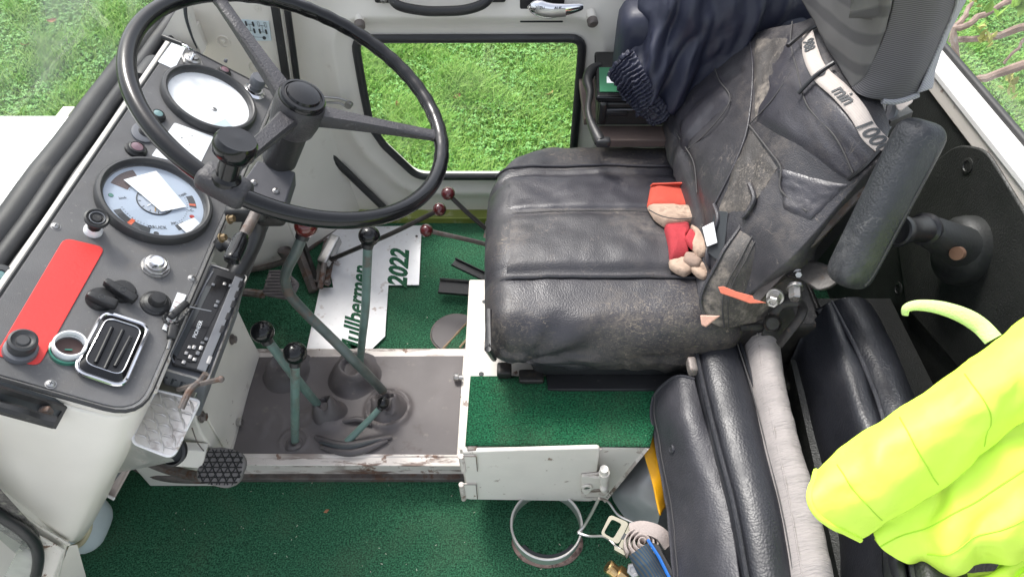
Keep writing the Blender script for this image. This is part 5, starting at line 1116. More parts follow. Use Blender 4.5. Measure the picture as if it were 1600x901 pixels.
def bpatch(name, quad, m, h=.003, n=22, thick=.002, wob=0., par=None, label=None):
    """a piece of leather laid on the backrest, its outline given by four corner positions"""
    c = [buv(*q) for q in quad]; rows = []
    for i in range(n + 1):
        t = i / n; a0 = (c[0][0] * (1 - t) + c[3][0] * t, c[0][1] * (1 - t) + c[3][1] * t); a1 = (c[1][0] * (1 - t) + c[2][0] * t, c[1][1] * (1 - t) + c[2][1] * t); r = []
        for j in range(n + 1):
            s_ = j / n; e = min(1, min(t, 1 - t, s_, 1 - s_) * 7)
            r.append(bp(a0[0] * (1 - s_) + a1[0] * s_, a0[1] * (1 - s_) + a1[1] * s_, .0005 + h * math.sin(e * 1.57) + wob * fbm((s_, t, 0), 3)))
        rows.append(r)
    return mk(name, MB().grid(rows), m, par or bk_, label, ang=80)
bpatch('cover_pocket', [(1113, 85), (1145, 160), (1072, 235), (1040, 190)], leather, .004, wob=.002, label='smooth upper pocket of the seat cover')
bpatch('cover_panel', [(1235, 50), (1375, 245), (1330, 285), (1180, 190)], leather, .0035, wob=.002, label='smooth black panel below the strap')
bpatch('cover_panel', [(1215, 265), (1325, 290), (1270, 345), (1225, 330)], leather, .003, wob=.002)
bpatch('rubbed_panel', [(1172, 200), (1216, 262), (1172, 330), (1122, 335)], leather_rubbed, .0025, wob=.003, label='dusty rubbed panel of the seat cover')
bpatch('rubbed_panel', [(1180, 62), (1232, 60), (1236, 110), (1178, 185)], leather_rubbed, .0018, wob=.002)
bline('seam', [(1113, 88), (1124, 125), (1144, 158), (1110, 205), (1072, 235)], .0013, thread, .006)
bline('seam', [(1040, 160), (1060, 210), (1085, 250), (1090, 300)], .0013, thread, .003)
bline('seam', [(1172, 55), (1176, 110), (1173, 190), (1150, 250), (1118, 320)], .0019, leather, .003)
bline('seam', [(1174, 195), (1205, 160), (1238, 115)], .0013, thread, .005)
bline('seam', [(1174, 195), (1200, 235), (1220, 262), (1222, 300), (1262, 330)], .0017, thread, .004)
bline('seam', [(1235, 30), (1238, 70), (1245, 110), (1265, 165), (1305, 215), (1335, 268)], .0014, thread, .005)
bline('cover_fold', [(1118, 320), (1125, 345), (1112, 380)], .004, leather, .004)
# torn flap hanging loose along the near edge
fg = patch([[(1104, 500, 'z', .50), (1096, 470, 'z', .53), (1106, 440, 'z', .56), (1130, 400, 'z', .60), (1165, 350, 'z', .63), (1180, 290, 'z', .66)],
            [(1130, 506, 'z', .49), (1130, 468, 'z', .54), (1140, 435, 'z', .575), (1165, 395, 'z', .615), (1190, 355, 'z', .64), (1192, 325, 'z', .66)],
            [(1165, 500, 'z', .49), (1170, 465, 'z', .54), (1180, 430, 'z', .58), (1200, 400, 'z', .615), (1218, 375, 'z', .64), (1215, 350, 'z', .66)],
            [(1190, 492, 'z', .49), (1205, 455, 'z', .54), (1220, 425, 'z', .585), (1245, 395, 'z', .62), (1262, 372, 'z', .65), (1262, 340, 'z', .68)]], 30, 40, lambda a, b, p: .012 + .003 * fbm(p, 14))
fp = sheet('torn_flap', fg, leather_rubbed, bk_, .006, label='dusty torn flap of the seat cover', ang=75)
mk('flap_hem', MB().tube([fg[0][j] + Vector((-.001, -.001, .001)) for j in range(40)], .0034, 7), leather_dirty, fp)
mk('flap_seam', MB().tube([fg[9][j] + (CAM - fg[9][j]).normalized() * .002 for j in range(0, 40)], .0013, 6), thread, fp)
mk('flap_seam', MB().tube([fg[11][j] + (CAM - fg[11][j]).normalized() * .002 for j in range(0, 40)], .0010, 6), thread, fp)
lg = [PD(*t) for t in [(1122, 448, 1.10), (1126, 458, 1.10), (1150, 466, 1.10), (1172, 474, 1.10), (1198, 473, 1.10), (1178, 467, 1.10), (1176, 462, 1.10), (1150, 455, 1.10), (1130, 447, 1.10)]]
mk('orange_lining', MB().hull(lg, (CAM - lg[0]).normalized() * -.006), orange_lining, fp, bev=.001)
lg = [PD(*t) for t in [(1094, 492, 1.12), (1096, 508, 1.12), (1103, 511, 1.12), (1113, 503, 1.12), (1118, 499, 1.12), (1126, 493, 1.12)]]
mk('torn_foam', MB().hull(lg, (CAM - lg[0]).normalized() * -.010), foam, fp, bev=.002)
# pocket opening with its curved lip
mk('pocket_hollow', MB().hull([bp(*buv(*q), .0045) for q in ((1120, 330), (1140, 335), (1135, 385), (1122, 408), (1108, 395), (1112, 360))], (.001, 0, .0005)), dark_print, bk_)
bline('cover_crease', [(1175, 290), (1180, 310), (1170, 330), (1160, 345)], .0045, leather_dirty, .006)
mk('white_tag', MB().hull([bp(*buv(*q), .010) for q in ((1106, 358), (1118, 350), (1124, 381), (1110, 387))], (.001, -.001, .0015)), card_and_glare_white, bk_)
mk('tag_strap', MB().tube(spl([PD(1112, 385, 1.27), PD(1108, 400, 1.26), PD(1112, 415, 1.26), PD(1120, 405, 1.27)], 14), .012, 10, flat=.5), leather, bk_)
# steel edge of the seat shell
mk('shell_edge', MB().tube(spl([PD(1352, 288, 1.08), PD(1290, 355, 1.12), PD(1240, 405, 1.15), PD(1195, 452, 1.18), PD(1180, 470, 1.19)], 24), .011, 4), rusty, seat)
mk('seat_shell', MB().hull([PD(1392, 190, 1.15), PD(1360, 290, 1.22), PD(1230, 440, 1.28), PD(1150, 500, 1.28), PD(1130, 470, 1.40), PD(1290, 260, 1.40), PD(1330, 120, 1.40)], (.05, .03, 0)), plastic_black, seat)
# webbing strap with print, belt loops
spx = [(1262, 55), (1268, 85), (1285, 118), (1312, 150), (1338, 180), (1360, 210), (1380, 236)]
sp_ = spl([bp(*buv(*q), .007) for q in spx], 60); dn = [(bp(*buv(u - 10, v + 8), .007) - bp(*buv(u + 6, v - 6), .007)).normalized() for u, v in spx]
dns = spl(dn, 60); rows = []
hw = .0135
for p, d in zip(sp_, dns): d = d.normalized(); rows.append([p - d * hw, p - d * hw * .4, p + d * hw * .4, p + d * hw])
stp = mk('webbing_strap', MB().grid(rows), strap_cloth, seat, solid=.0018, off=0)
def strap_text(w, k, sz):
    p = sp_[k]; t = (sp_[min(59, k + 4)] - sp_[max(0, k - 4)]).normalized(); d = dns[k].normalized(); n = t.cross(d).normalized()
    if n.dot(CAM - p) < 0: n = -n
    T = frame(p + n * .0022, t, n); text('strap_lettering', w, T, sz, dark_print, stp, .0002, shear=.25, offset=.0006)
strap_text('min', 31, .030); strap_text('1000', 51, .032); strap_text('988', 7, .026); strap_text('D', 20, .022)
for q in (((1294, 10), (1262, 42), (1232, 78)), ((1300, 108), (1280, 126), (1256, 152)), ((1376, 240), (1360, 262), (1335, 280))):
    pts = [bp(*buv(*x), .012) for x in q] if q[0][1] > 20 else [PD(1278, 40, 1.22), PD(1258, 50, 1.21), PD(1231, 72, 1.20)]
    mk('belt_loop', MB().tube(spl(pts, 14), .0038, 8, flat=1), satin_black, seat)
mk('strap_tail', MB().hull([PD(1393, 150, 1.16), PD(1428, 150, 1.16), PD(1426, 160, 1.15), PD(1408, 174, 1.14), PD(1402, 172, 1.14)], (.004, .006, -.004)), strap_cloth, seat, bev=.002)
mk('shell_rim', MB().tube(spl([PD(1396, 148, 1.19), PD(1394, 170, 1.18), PD(1388, 190, 1.17), PD(1378, 205, 1.16)], 14), .010, 8), plastic_grey, seat)
# headrest: striped front and knitted flank, grey piping
HR = [[(1225, -45, 'z', .90), (1262, 15, 'z', .885), (1300, 88, 'z', .87), (1330, 138, 'z', .865)],
      [(1262, -110, 'z', 1.00), (1300, -40, 'z', .99), (1335, 35, 'z', .965), (1352, 118, 'z', .90)],
      [(1330, -170, 'z', 1.08), (1355, -90, 'z', 1.07), (1378, -10, 'z', 1.04), (1380, 60, 'z', .97)],
      [(1380, -220, 'z', 1.14), (1395, -130, 'z', 1.13), (1402, -60, 'z', 1.11), (1396, 0, 'z', 1.04)]]
hr = sheet('headrest', patch(HR, 34, 34, lambda a, b, p: .004 * fbm(p, 6) + .012 * math.sin(3.1 * a) * math.sin(3.1 * b)), stripe_cloth, seat, .05, label='grey striped headrest', ang=80)
HS = [[(1330, 138, 'z', .865), (1352, 149, 'z', .87), (1395, 154, 'z', .87), (1432, 146, 'z', .88)],
      [(1352, 118, 'z', .90), (1378, 115, 'z', .91), (1420, 118, 'z', .915), (1452, 105, 'z', .92)],
      [(1380, 60, 'z', .97), (1410, 60, 'z', .975), (1445, 60, 'z', .98), (1478, 48, 'z', .98)],
      [(1396, 0, 'z', 1.04), (1425, -5, 'z', 1.045), (1465, -5, 'z', 1.05), (1497, -10, 'z', 1.05)],
      [(1402, -60, 'z', 1.11), (1435, -60, 'z', 1.11), (1475, -60, 'z', 1.11), (1505, -70, 'z', 1.11)]]
hs = patch(HS, 34, 24, lambda a, b, p: .003 * fbm(p, 8) + .006 * math.sin(3.1 * b))
hk_ = sheet('headrest_flank', hs, knit_cloth, hr, .10, ang=80)
# light grey piping at the outer edge of the flank
pg = []
for i in range(34):
    a = hs[i][-1]; t = (hs[min(33, i + 1)][-1] - hs[max(0, i - 1)][-1]).normalized(); o_ = (hs[i][-1] - hs[i][-4]).normalized(); pg.append([a + (CAM - a).normalized() * .004, a + o_ * .007 + (CAM - a).normalized() * .008, a + o_ * .016 + (CAM - a).normalized() * .006, a + o_ * .021, a + o_ * .022 - (CAM - a).normalized() * .03])
mk('headrest_piping', MB().grid(pg), piping_grey, hr, solid=.004, off=0, ang=80)
b0 = [hs[0][j] for j in range(12, 24)]
mk('lower_piping', MB().tube([p + Vector((.003, 0, -.002)) for p in b0], .005, 8), piping_grey, hr)
# armrest
aa, ab = Vector((.510, .70, .712)), Vector((.566, .785, .893))
ax = (ab - aa).normalized(); T = frame((aa + ab) / 2, (1, .25, 0), ax)
ar = mk('armrest', MB(T).rbox((.010, .01, 0), (.064, .062, (ab - aa).length + .05), .024, 16, fn=lambda g: Vector((g.x * (1 - .5 * max(0, -g.z)), g.y, g.z)) + Vector((1, 1, 0)) * .0012 * fbm(g, 30)), grain_leather('armrest_vinyl', (.026, .028, .032), .42, 300, dust=(.12, .12, .12), da=.5, sa=.6, bump=.3, undul=.8), seat, ang=75)
q = [T @ Vector(p) for p in ((.018, -.019, -.115), (.022, -.0205, -.09), (.023, -.0205, 0), (.023, -.0205, .08), (.018, -.017, .105))]
mk('armrest_seam', MB().tube(spl(q, 30), .0016, 6), thread, ar)
br_ = mk('armrest_bracket', MB().hull(round_poly([PD(*t) for t in [(1228, 412, 1.16), (1262, 405, 1.15), (1290, 412, 1.13), (1322, 432, 1.11), (1300, 450, 1.11), (1278, 456, 1.11), (1255, 440, 1.13), (1225, 432, 1.16)]], .012, 4), (CAM - aa).normalized() * -.02), dark_steel, seat, bev=.004)
mk('bracket_plate', MB().hull([PD(*t) for t in [(1205, 415, 1.19), (1240, 410, 1.17), (1262, 430, 1.16), (1245, 452, 1.18), (1212, 455, 1.2), (1195, 440, 1.2)]], (0, 0, -.012)), dark_steel, seat, bev=.003)
nv = Vector((-.3, -.7, .5))
hexbolt(frame(PD(1212, 462, 1.15), (1, 0, 0), Vector((-.5, -.8, .2))), .011, .024, seat, mat=steel); hexbolt(frame(PD(1242, 447, 1.14), (1, 0, 0), Vector((-.2, -1, -.2))), .0105, .026, seat, mat=steel); hexbolt(frame(PD(1247, 427, 1.15), (1, 0, 0), nv), .006, .014, seat, mat=steel)
q = spl([PD(*t) for t in [(1205, 498, 1.22), (1222, 474, 1.21), (1250, 474, 1.20), (1252, 492, 1.19), (1232, 520, 1.20), (1218, 538, 1.22)]], 30)
mk('recliner_link', MB().tube(q, .0085, 8, flat=.5), dark_steel, seat)
mk('recliner_plate', MB().hull([PD(*t) for t in [(1190, 520, 1.24), (1208, 484, 1.235), (1240, 478, 1.23), (1246, 500, 1.23), (1222, 540, 1.24)]], (0, 0, -.01)), dark_steel, seat, bev=.003)
mk('recliner_boss', MB(frame(PD(1207, 504, 1.215), (1, 0, 0), nv)).lathe([(.015, -.01), (.0155, .006), (.012, .011), (.011, .008), (.0005, .008)], 24), dark_steel, seat)
mk('seat_base_frame', MB().box((.50, .98, .42), (.16, .40, .12)).box((.56, .98, .33), (.2, .5, .06)), dark_steel, seat, bev=.01)

# ================================================================== GLOVES
def glob(name, blobs, m, par): 
    o = mk(name, MB(), m, par) if False else None
def blobmesh(pix, z, th, fn=None, n=26):
    """soft closed form over an outline: inflated towards the middle"""
    P2 = [PZ(u, v, z) for u, v in pix]; P2 = [p for p in round_poly(P2, .006, 3)]; c = sum(P2, Vector()) / len(P2); mb = MB(); m_ = len(P2)
    rings = [1, .97, .88, .72, .5, .25]; hts = [0, .42, .72, .9, 1, 1.03]; vs = []
    for k, (s_, h) in enumerate(zip(rings, hts)):
        for p in P2:
            q = c + (p - c) * s_; q.z += th * h * (1 + .22 * fbm(q, 30)); vs.append(q)
    for k in range(len(rings)):
        for p in P2: q = c + (p - c) * rings[k]; vs.append(q + Vector((0, 0, -th * .35 * hts[k])))
    fs = []; L_ = len(rings)
    for k in range(L_ - 1):
        for i in range(m_): j = (i + 1) % m_; fs += [(k * m_ + i, k * m_ + j, (k + 1) * m_ + j, (k + 1) * m_ + i), ((L_ + k) * m_ + j, (L_ + k) * m_ + i, (L_ + k + 1) * m_ + i, (L_ + k + 1) * m_ + j)]
    fs.append(tuple((L_ - 1) * m_ + i for i in range(m_))); fs.append(tuple((2 * L_ - 1) * m_ + i for i in range(m_))[::-1])
    return mb.add(vs, fs)
gl = root('work_glove', tuple(PZ(1050, 320, .53)), 'flat work glove with orange-red cuff and pale leather palm on the seat', 'glove')
mk('cuff', blobmesh([(1016, 293), (1080, 293), (1090, 330), (1050, 330), (1010, 325)], .522, .016), glove_orange, gl)
mk('palm', blobmesh([(1010, 324), (1055, 324), (1089, 328), (1092, 350), (1078, 353), (1060, 356), (1038, 355), (1022, 344)], .525, .020), glove_hide, gl)
mk('palm_seam', MB().tube(spl([PZ(1014, 328, .548), PZ(1035, 338, .550), PZ(1062, 342, .550), PZ(1086, 340, .548)], 16), .0011, 5), thread, gl)
mk('cuff_back', MB().hull([PZ(1016, 292, .530), PZ(1080, 292, .536), PZ(1076, 286, .55), PZ(1020, 288, .54)], (0, .004, 0)), glove_orange, gl)
g2_ = root('work_glove', tuple(PZ(1075, 390, .53)), 'crumpled red-backed work glove with folded leather fingers below the flat glove', 'glove')
mk('back', blobmesh([(1037, 356), (1075, 352), (1078, 366), (1070, 378), (1076, 405), (1046, 412), (1044, 385)], .522, .022), glove_red, g2_)
mk('back_fold', blobmesh([(1068, 376), (1078, 358), (1090, 370), (1082, 392)], .540, .010), glove_red, g2_)
mk('palm', blobmesh([(1046, 404), (1078, 396), (1094, 398), (1098, 416), (1084, 424), (1060, 424)], .518, .014), glove_hide, g2_)
mk('thumb', blobmesh([(1078, 352), (1096, 362), (1108, 385), (1102, 402), (1090, 402), (1078, 385), (1084, 370)], .540, .013), glove_hide, g2_)
mk('finger', blobmesh([(1044, 408), (1074, 404), (1082, 425), (1070, 433), (1058, 428), (1046, 420)], .520, .014), glove_hide, g2_)
mk('finger', blobmesh([(1070, 395), (1086, 398), (1098, 410), (1092, 420), (1078, 418), (1066, 410)], .530, .012), M('glove_hide_dark', (.26, .19, .15), .9, var=.2, bump=.7, bs=120), g2_)
mk('finger', blobmesh([(1078, 414), (1092, 418), (1106, 430), (1102, 438), (1090, 434), (1076, 420)], .524, .010), glove_hide, g2_)
mk('finger', blobmesh([(1092, 408), (1100, 412), (1110, 424), (1106, 431), (1088, 416)], .528, .009), glove_hide, g2_)

# ================================================================== FAR RIGHT CORNER: shelf, case, jacket
shf = root('storage_shelf', (.35, 1.42, .5), 'brown wooden shelf with black looped rail beside the driver seat', 'shelf')
sz_ = .545
mk('shelf_board', MB().hull([PZ(935, 196, sz_), PZ(1080, 196, sz_), PZ(1080, 219, sz_), PZ(938, 219, sz_)], (0, 0, -.02)).box((.42, 1.45, sz_ - .014), (.5, .18, .018)), wood, shf, bev=.002)
q = spl([PD(*t) for t in [(938, 104, 1.58), (925, 110, 1.57), (918, 125, 1.55), (922, 145, 1.53), (919, 170, 1.50), (923, 190, 1.48), (932, 210, 1.46), (938, 222, 1.45)]], 34)
mk('looped_rail', MB().tube(q, [.010 + .003 * math.sin(i * .25) for i in range(34)], 10), plastic_black, shf)
mk('rail_foot', MB().rbox(q[-1] + Vector((.006, 0, 0)), (.032, .02, .02), .006, 4), black_rubber, shf)
cz = .632; 
case = root('black_case', tuple(PZ(975, 150, .56)), 'black plastic case with green label standing on the shelf behind the seat', 'case')
c0 = [PZ(929, 80, cz), PZ(1040, 80, cz), PZ(1045, 151, cz), PZ(932, 151, cz)]
mk('case_lid', MB().hull(round_poly(c0, .008, 3), (0, 0, -.016)), gloss_black, case, bev=.004)
mk('case_body', MB().hull([p + Vector((0, 0, -.017)) + (Vector((.006, .004, 0)) if i in (0, 3) else Vector((-.004, .004, 0))) for i, p in enumerate(c0)], (0, 0, -.062)), plastic_black, case, bev=.006)
cl1 = mk('case_label', MB().hull([PZ(936, 106, cz + .0006), PZ(1035, 106, cz + .0006), PZ(1038, 144, cz + .0006), PZ(937, 144, cz + .0006)], (0, 0, .001)), green_plastic, case)
mk('label_patch', MB().hull([PZ(948, 120, cz + .0016), PZ(972, 120, cz + .0016), PZ(972, 130, cz + .0016), PZ(948, 130, cz + .0016)], (0, 0, .0006)), card_and_glare_white, cl1)
text('case_lettering', 'METABO', frame(PZ(970, 100, cz + .0008), (1, 0, 0), (0, 0, 1)), .011, plastic_grey, case, .0002) if False else mk('case_print', MB().hull([PZ(958, 99, cz + .0006), PZ(980, 99, cz + .0006), PZ(980, 101.5, cz + .0006), PZ(958, 101.5, cz + .0006)], (0, 0, .0004)), plastic_grey, case)
yf = c0[3].y - .001
mk('case_catch', MB().box((PY(962, 172, yf).x, yf - .0, .59), (.055, .006, .012)), satin_black, case, bev=.002)
mk('case_rib', MB().tube([P((945, 172, 'y', yf)), P((1000, 171, 'y', yf))], .0022, 6), plastic_grey, case)
mk('case_corner', MB().rbox(P((936, 175, 'y', yf)) + Vector((.008, 0, -.002)), (.018, .012, .055), .005, 4), satin_black, case)
# navy jacket hanging over it
jk = root('navy_jacket', (.45, 1.35, .6), 'dark navy nylon jacket with elastic cuff hanging over the black case', 'jacket')
JK = [[(1005, -30, 'y', 1.40), (1048, -40, 'y', 1.34), (1100, -40, 'y', 1.32), (1170, -40, 'y', 1.32), (1235, -40, 'y', 1.34), (1290, -40, 'y', 1.40)],
      [(1000, 20, 'y', 1.38), (1042, 15, 'y', 1.31), (1100, 20, 'y', 1.30), (1165, 20, 'y', 1.30), (1235, 20, 'y', 1.33), (1280, 15, 'y', 1.40)],
      [(995, 55, 'y', 1.36), (1032, 60, 'y', 1.30), (1085, 75, 'y', 1.29), (1140, 80, 'y', 1.30), (1195, 70, 'y', 1.33), (1260, 60, 'y', 1.40)],
      [(982, 88, 'y', 1.33), (1020, 105, 'y', 1.28), (1062, 125, 'y', 1.28), (1105, 130, 'y', 1.30), (1150, 130, 'y', 1.33), (1220, 110, 'y', 1.40)],
      [(962, 112, 'y', 1.31), (995, 145, 'y', 1.27), (1035, 170, 'y', 1.27), (1075, 185, 'y', 1.30), (1110, 190, 'y', 1.34), (1180, 180, 'y', 1.42)]]
def jf(a, b, p):
    w = .011 * math.sin(b * 24 - a * 5 + 2.2 * fbm((a * .6, b * 1.5, 0), 1.5)) * (.75 + .25 * a)
    w += .006 * math.sin(b * 41 + 3 * a + 2.5 * fbm((a * .9, b * 2, 4), 1.5))
    w += .009 * fbm((b * 6, a * 1.4, 1), 1.0) + .0012 * fbm(p, 18)
    return w
jg = patch(JK, 90, 120, jf); sheet('jacket_sleeve', jg, navy, jk, .004, ang=85)
CF = [[(968, 100, 'y', 1.285), (1000, 140, 'y', 1.262), (1040, 165, 'y', 1.262), (1052, 172, 'y', 1.27)],
      [(952, 122, 'y', 1.28), (980, 155, 'y', 1.25), (1015, 188, 'y', 1.25), (1035, 180, 'y', 1.27)]]
CF = [[(990, 78, 'y', 1.30), (1010, 115, 'y', 1.262), (1030, 150, 'y', 1.262), (1050, 170, 'y', 1.28)],
      [(968, 100, 'y', 1.29), (988, 130, 'y', 1.252), (1010, 160, 'y', 1.252), (1038, 186, 'y', 1.27)],
      [(952, 120, 'y', 1.29), (972, 148, 'y', 1.255), (992, 172, 'y', 1.255), (1020, 196, 'y', 1.27)]]
cg = patch(CF, 40, 130, lambda a, b, p: .0042 * math.sin(b * 118 + 3 * fbm((b * 4, a * 3, 0), 1.5)) * math.sin(min(1, a * 3) * 1.57) + .004 * math.sin(a * 3.1))
sheet('jacket_cuff', cg, navy_cuff, jk, .012, ang=85)
mk('sleeve_inside', MB().rbox((.43, 1.40, .70), (.40, .12, .20), .04, 8), navy, jk)

# ================================================================== REAR WALL
XR = .86
z_a = PX(1500, 193, XR).z; z_b = z_a + .045
xl = PZ(1500, 93, z_b).x
print('rear', z_a, z_b, xl)
struct('rear_wall', MB().box((XR + .02, .85, z_a / 2 - .02), (.03, 1.5, z_a + .04)), vinyl_wall, loc=(XR, .85, 0))
rr = root('rear_window', (XR, .85, z_a), 'cream rear window ledge with black rubber seal and glass pane', 'window')
z2 = [PX(1500, 193, XR), PX(1500, 156, XR)]
def rl(u0, v0, x): return PX(u0, v0, x).z
zc_ = rl(1524, 180, XR)          # cream strip's upper edge
xw = PZ(1540, 140, zc_).x - .022
print('zc', zc_, 'xw', xw)
mk('inner_flange', MB().box((XR + .004, .85, (z_a + zc_) / 2 - .004), (.012, 1.6, zc_ - z_a + .012)), cream_worn, rr, bev=.003)
mk('window_ledge', MB().box(((XR + xw) / 2, .85, zc_ - .008), (xw - XR + .012, 1.6, .016)), white_paint, rr, bev=.004)
mk('window_seal', MB().tube([Vector((xw + .010, .1, zc_ + .002)), Vector((xw + .010, 1.65, zc_ + .002))], .008, 10), seal_rubber, rr)
mk('rear_pane', MB().grid([[Vector((xw + .012, y, zc_ + .7 * k)) for y in (.05, 1.65)] for k in (0, 1)]), win_glass, rr)
# raised vinyl trims on the wall
tr = root('wall_trim', (XR, .8, .3), 'raised black padded vinyl trim on the rear wall with press studs', 'trim')
t1 = [PX(u, v, XR - .002) for u, v in ((1500, 225), (1545, 232), (1650, 400), (1700, 560), (1560, 640), (1420, 480), (1400, 330), (1455, 260))]
mk('padded_panel', MB().hull(round_poly(t1, .03, 6), (-.007, 0, 0)), vinyl_wall, tr, bev=.004)
for (u, v) in ((1512, 259), (1404, 451)): mk('press_stud', MB(frame(PX(u, v, XR - .009), (0, 1, 0), (-1, 0, 0))).lathe([(.015, 0), (.015, .002), (.010, .003), (.009, .001), (.0005, .0015)], 26), vinyl_wall, tr)
kh = root('swivel_handle', tuple(PX(1500, 400, XR)), 'black plastic cranked handle with round knob on the rear wall', 'handle')
K = frame(PX(1512, 392, XR - .01), (0, 1, 0), (-1, 0, 0))
mk('handle_base', MB(K).lathe([(.062, -.012), (.062, .012), (.060, .024), (.054, .034), (.044, .041), (.030, .046), (.014, .048), (.0005, .0485)], 44, sy=1.12), M('handle_black', (.022, .024, .023), .5, var=.1, bump=.3, bs=200), kh, ang=80)
n0 = PD(1500, 385, 1.16); n1 = PD(1445, 358, 1.10); n2 = PD(1400, 360, 1.04)
mk('handle_arm', MB().tube(spl([n0, n0.lerp(n1, .5), n1], 14), [.036 - .012 * i / 13 for i in range(14)], 16), bpy.data.materials['handle_black'], kh)
T = frame(n1, (0, 0, 1), n2 - n1); L_ = (n2 - n1).length
kk = mk('handle_knob', MB(T).lathe([(.018, -.008), (.026, -.006), (.0265, .004), (.022, .008), (.019, L_ * .45), (.0195, L_ * .7), (.0245, L_ * .85), (.026, L_ * .95), (.0245, L_ + .002), (.021, L_ + .003), (.020, L_), (.0005, L_)], 36), satin_black, kh)
mk('brass_screw', MB(frame(PD(1494, 396, 1.10), (0, 1, 0), (-1, -.5, .4))).lathe([(.011, -.01), (.011, 0), (.0005, .001)], 22), M('copper', (.25, .14, .09), .5, .5), kh)

# ================================================================== PASSENGER SIDE CUSHIONS
def slab(name, x0, x1, y0, y1, z0, z1, m, label, cat, r=.02, lean=0., curve=0., seamx=True, par=None, n=26, wr=.0, fr=(0, 0)):
    def fn(g):
        p = g.copy(); p.x += curve * (1 - (g.y / ((y1 - y0) / 2)) ** 2) + lean * (g.z) + wr * fbm((g.x * 2, g.y * 3, g.z), 9)
        p.z += .006 * fbm((g.x, g.y, 0), 5) - .02 * max(0, g.y / ((y1 - y0) / 2) - .75) + fr[0] * math.sin(g.y * fr[1]) * (g.z > 0)
        return p
    return mk(name, MB().rbox(((x0 + x1) / 2, (y0 + y1) / 2, (z0 + z1) / 2), (x1 - x0, y1 - y0, z1 - z0), r, n, fn=fn), m, par, label, cat, ang=75)
ps = root('vinyl_cushion', (.40, .57, .05), 'black grained vinyl cushion standing on edge beside the seat box, with sewn piping', 'cushion')
c_t = .42
q0, q1 = PZ(1086, 537, c_t), PZ(1160, 536, c_t); r0_, r1_ = PZ(1168, 905, c_t), PZ(1246, 905, c_t)
print('cush2', q0, q1, r0_, r1_)
def topslab(root_o, pl, pr, depth, m, name, bul=.010, r=.018, n=40, wr=0., rib=0, ribn=0, ctr=None):
    """cushion whose top runs between two surveyed edges; body goes straight down"""
    L_ = spl(pl, n); Rr = spl(pr, n); rows = []; mids = 10
    for i in range(n):
        t = i / (n - 1); a, b = L_[i], Rr[i]; row = []
        endf = math.sqrt(max(0, 1 - max(0, (t - .955) / .045) ** 2)) if False else 1
        side = (b - a); w_ = side.length
        for k in range(7): row.append(a + Vector((0, 0, -depth * (1 - k / 6) - r)) )
        for k in range(mids + 1):
            s_ = k / mids; e = math.sin(math.pi * s_); p = a.lerp(b, s_); p.z += -r * (1 - min(1, e * 2.2)) ** 2 + bul * e + wr * fbm(p, 22) + rib * math.sin(t * ribn + 2 * fbm(p, 6)) * e
            row.append(p)
        for k in range(1, 7): row.append(b + Vector((0, 0, -depth * k / 6 - r)))
        rows.append(row)
    # rounded far end
    e0 = rows[0]; far = []
    dirn = (rows[0][8] - rows[3][8]).normalized()
    cap = []
    for q in (.6, 1.):
        rr_ = []
        c = sum(e0[7:18], Vector()) / 11
        for p in e0:
            d = p - Vector((c.x, c.y, p.z)); rr_.append(Vector((c.x, c.y, p.z)) + d * (1 - .12 * q) + dirn * r * q + Vector((0, 0, -r * q * q * .9 if p.z > c.z - r * 1.5 else 0)))
        cap.append(rr_)
    cap.append([Vector((p.x, p.y, p.z)) * 1 + Vector((0, 0, -depth)) * 0 for p in [cap[-1][0].lerp(cap[-1][-1], k / 23) for k in range(24)]])
    allr = cap[:2][::-1] + rows
    mb = MB().grid(allr); base = len(allr[0]); mb.f.append(tuple(range(base)))
    return mk(name, mb, m, root_o, ang=60), L_, Rr
PLL = [(1086, 540, 'z', .425), (1098, 600, 'z', .43), (1120, 690, 'z', .43), (1146, 790, 'z', .43), (1170, 920, 'z', .42)]
PLR = [(1158, 538, 'z', .425), (1178, 600, 'z', .43), (1205, 700, 'z', .43), (1232, 810, 'z', .43), (1252, 920, 'z', .42)]
pl_, pr_ = [P(t) for t in PLL], [P(t) for t in PLR]
body, L1, R1 = topslab(ps, pl_, pr_, .34, vinyl, 'cushion_body', .014)
mk('piping', MB().tube([p + Vector((.0, 0, .002)) for p in L1], .0042, 8), vinyl, body); mk('piping', MB().tube([p + Vector((-.002, 0, .004)) for p in R1], .0036, 8), vinyl, body)
mk('stitching', MB().tube([p + Vector((-.012, 0, .012)) for p in R1], .0011, 5), thread, body)
# folded vinyl bag with press stud
bg_ = root('vinyl_bag', (.27, .5, .1), 'dark grey vinyl bag flap with press stud, leftmost of the upright pads', 'bag')
BGC = [[(1085, 592, 'z', .40), (1062, 590, 'z', .39), (1040, 602, 'z', .36), (1022, 620, 'z', .33)],
       [(1100, 650, 'z', .40), (1070, 650, 'z', .39), (1042, 655, 'z', .35), (1018, 652, 'z', .31)],
       [(1120, 720, 'z', .40), (1088, 720, 'z', .385), (1058, 720, 'z', .34), (1030, 712, 'z', .29)],
       [(1140, 800, 'z', .40), (1108, 800, 'z', .38), (1075, 800, 'z', .33), (1044, 792, 'z', .28)],
       [(1160, 925, 'z', .40), (1125, 925, 'z', .37), (1088, 925, 'z', .32), (1056, 925, 'z', .27)]]
bgp = patch(BGC, 50, 30, lambda a, b, p: .004 * fbm(p, 9) + .006 * math.sin(b * 3.1))
fpb = sheet('bag_flap', bgp, vinyl_grey, bg_, .006, ang=75)
mk('flap_edge', MB().tube([bgp[i][29] + Vector((-.001, 0, .0)) for i in range(50)], .003, 7), vinyl_grey, fpb)
mk('flap_stitching', MB().tube([bgp[i][26] + (CAM - bgp[i][26]).normalized() * .0015 for i in range(50)], .0009, 5), thread, fpb)
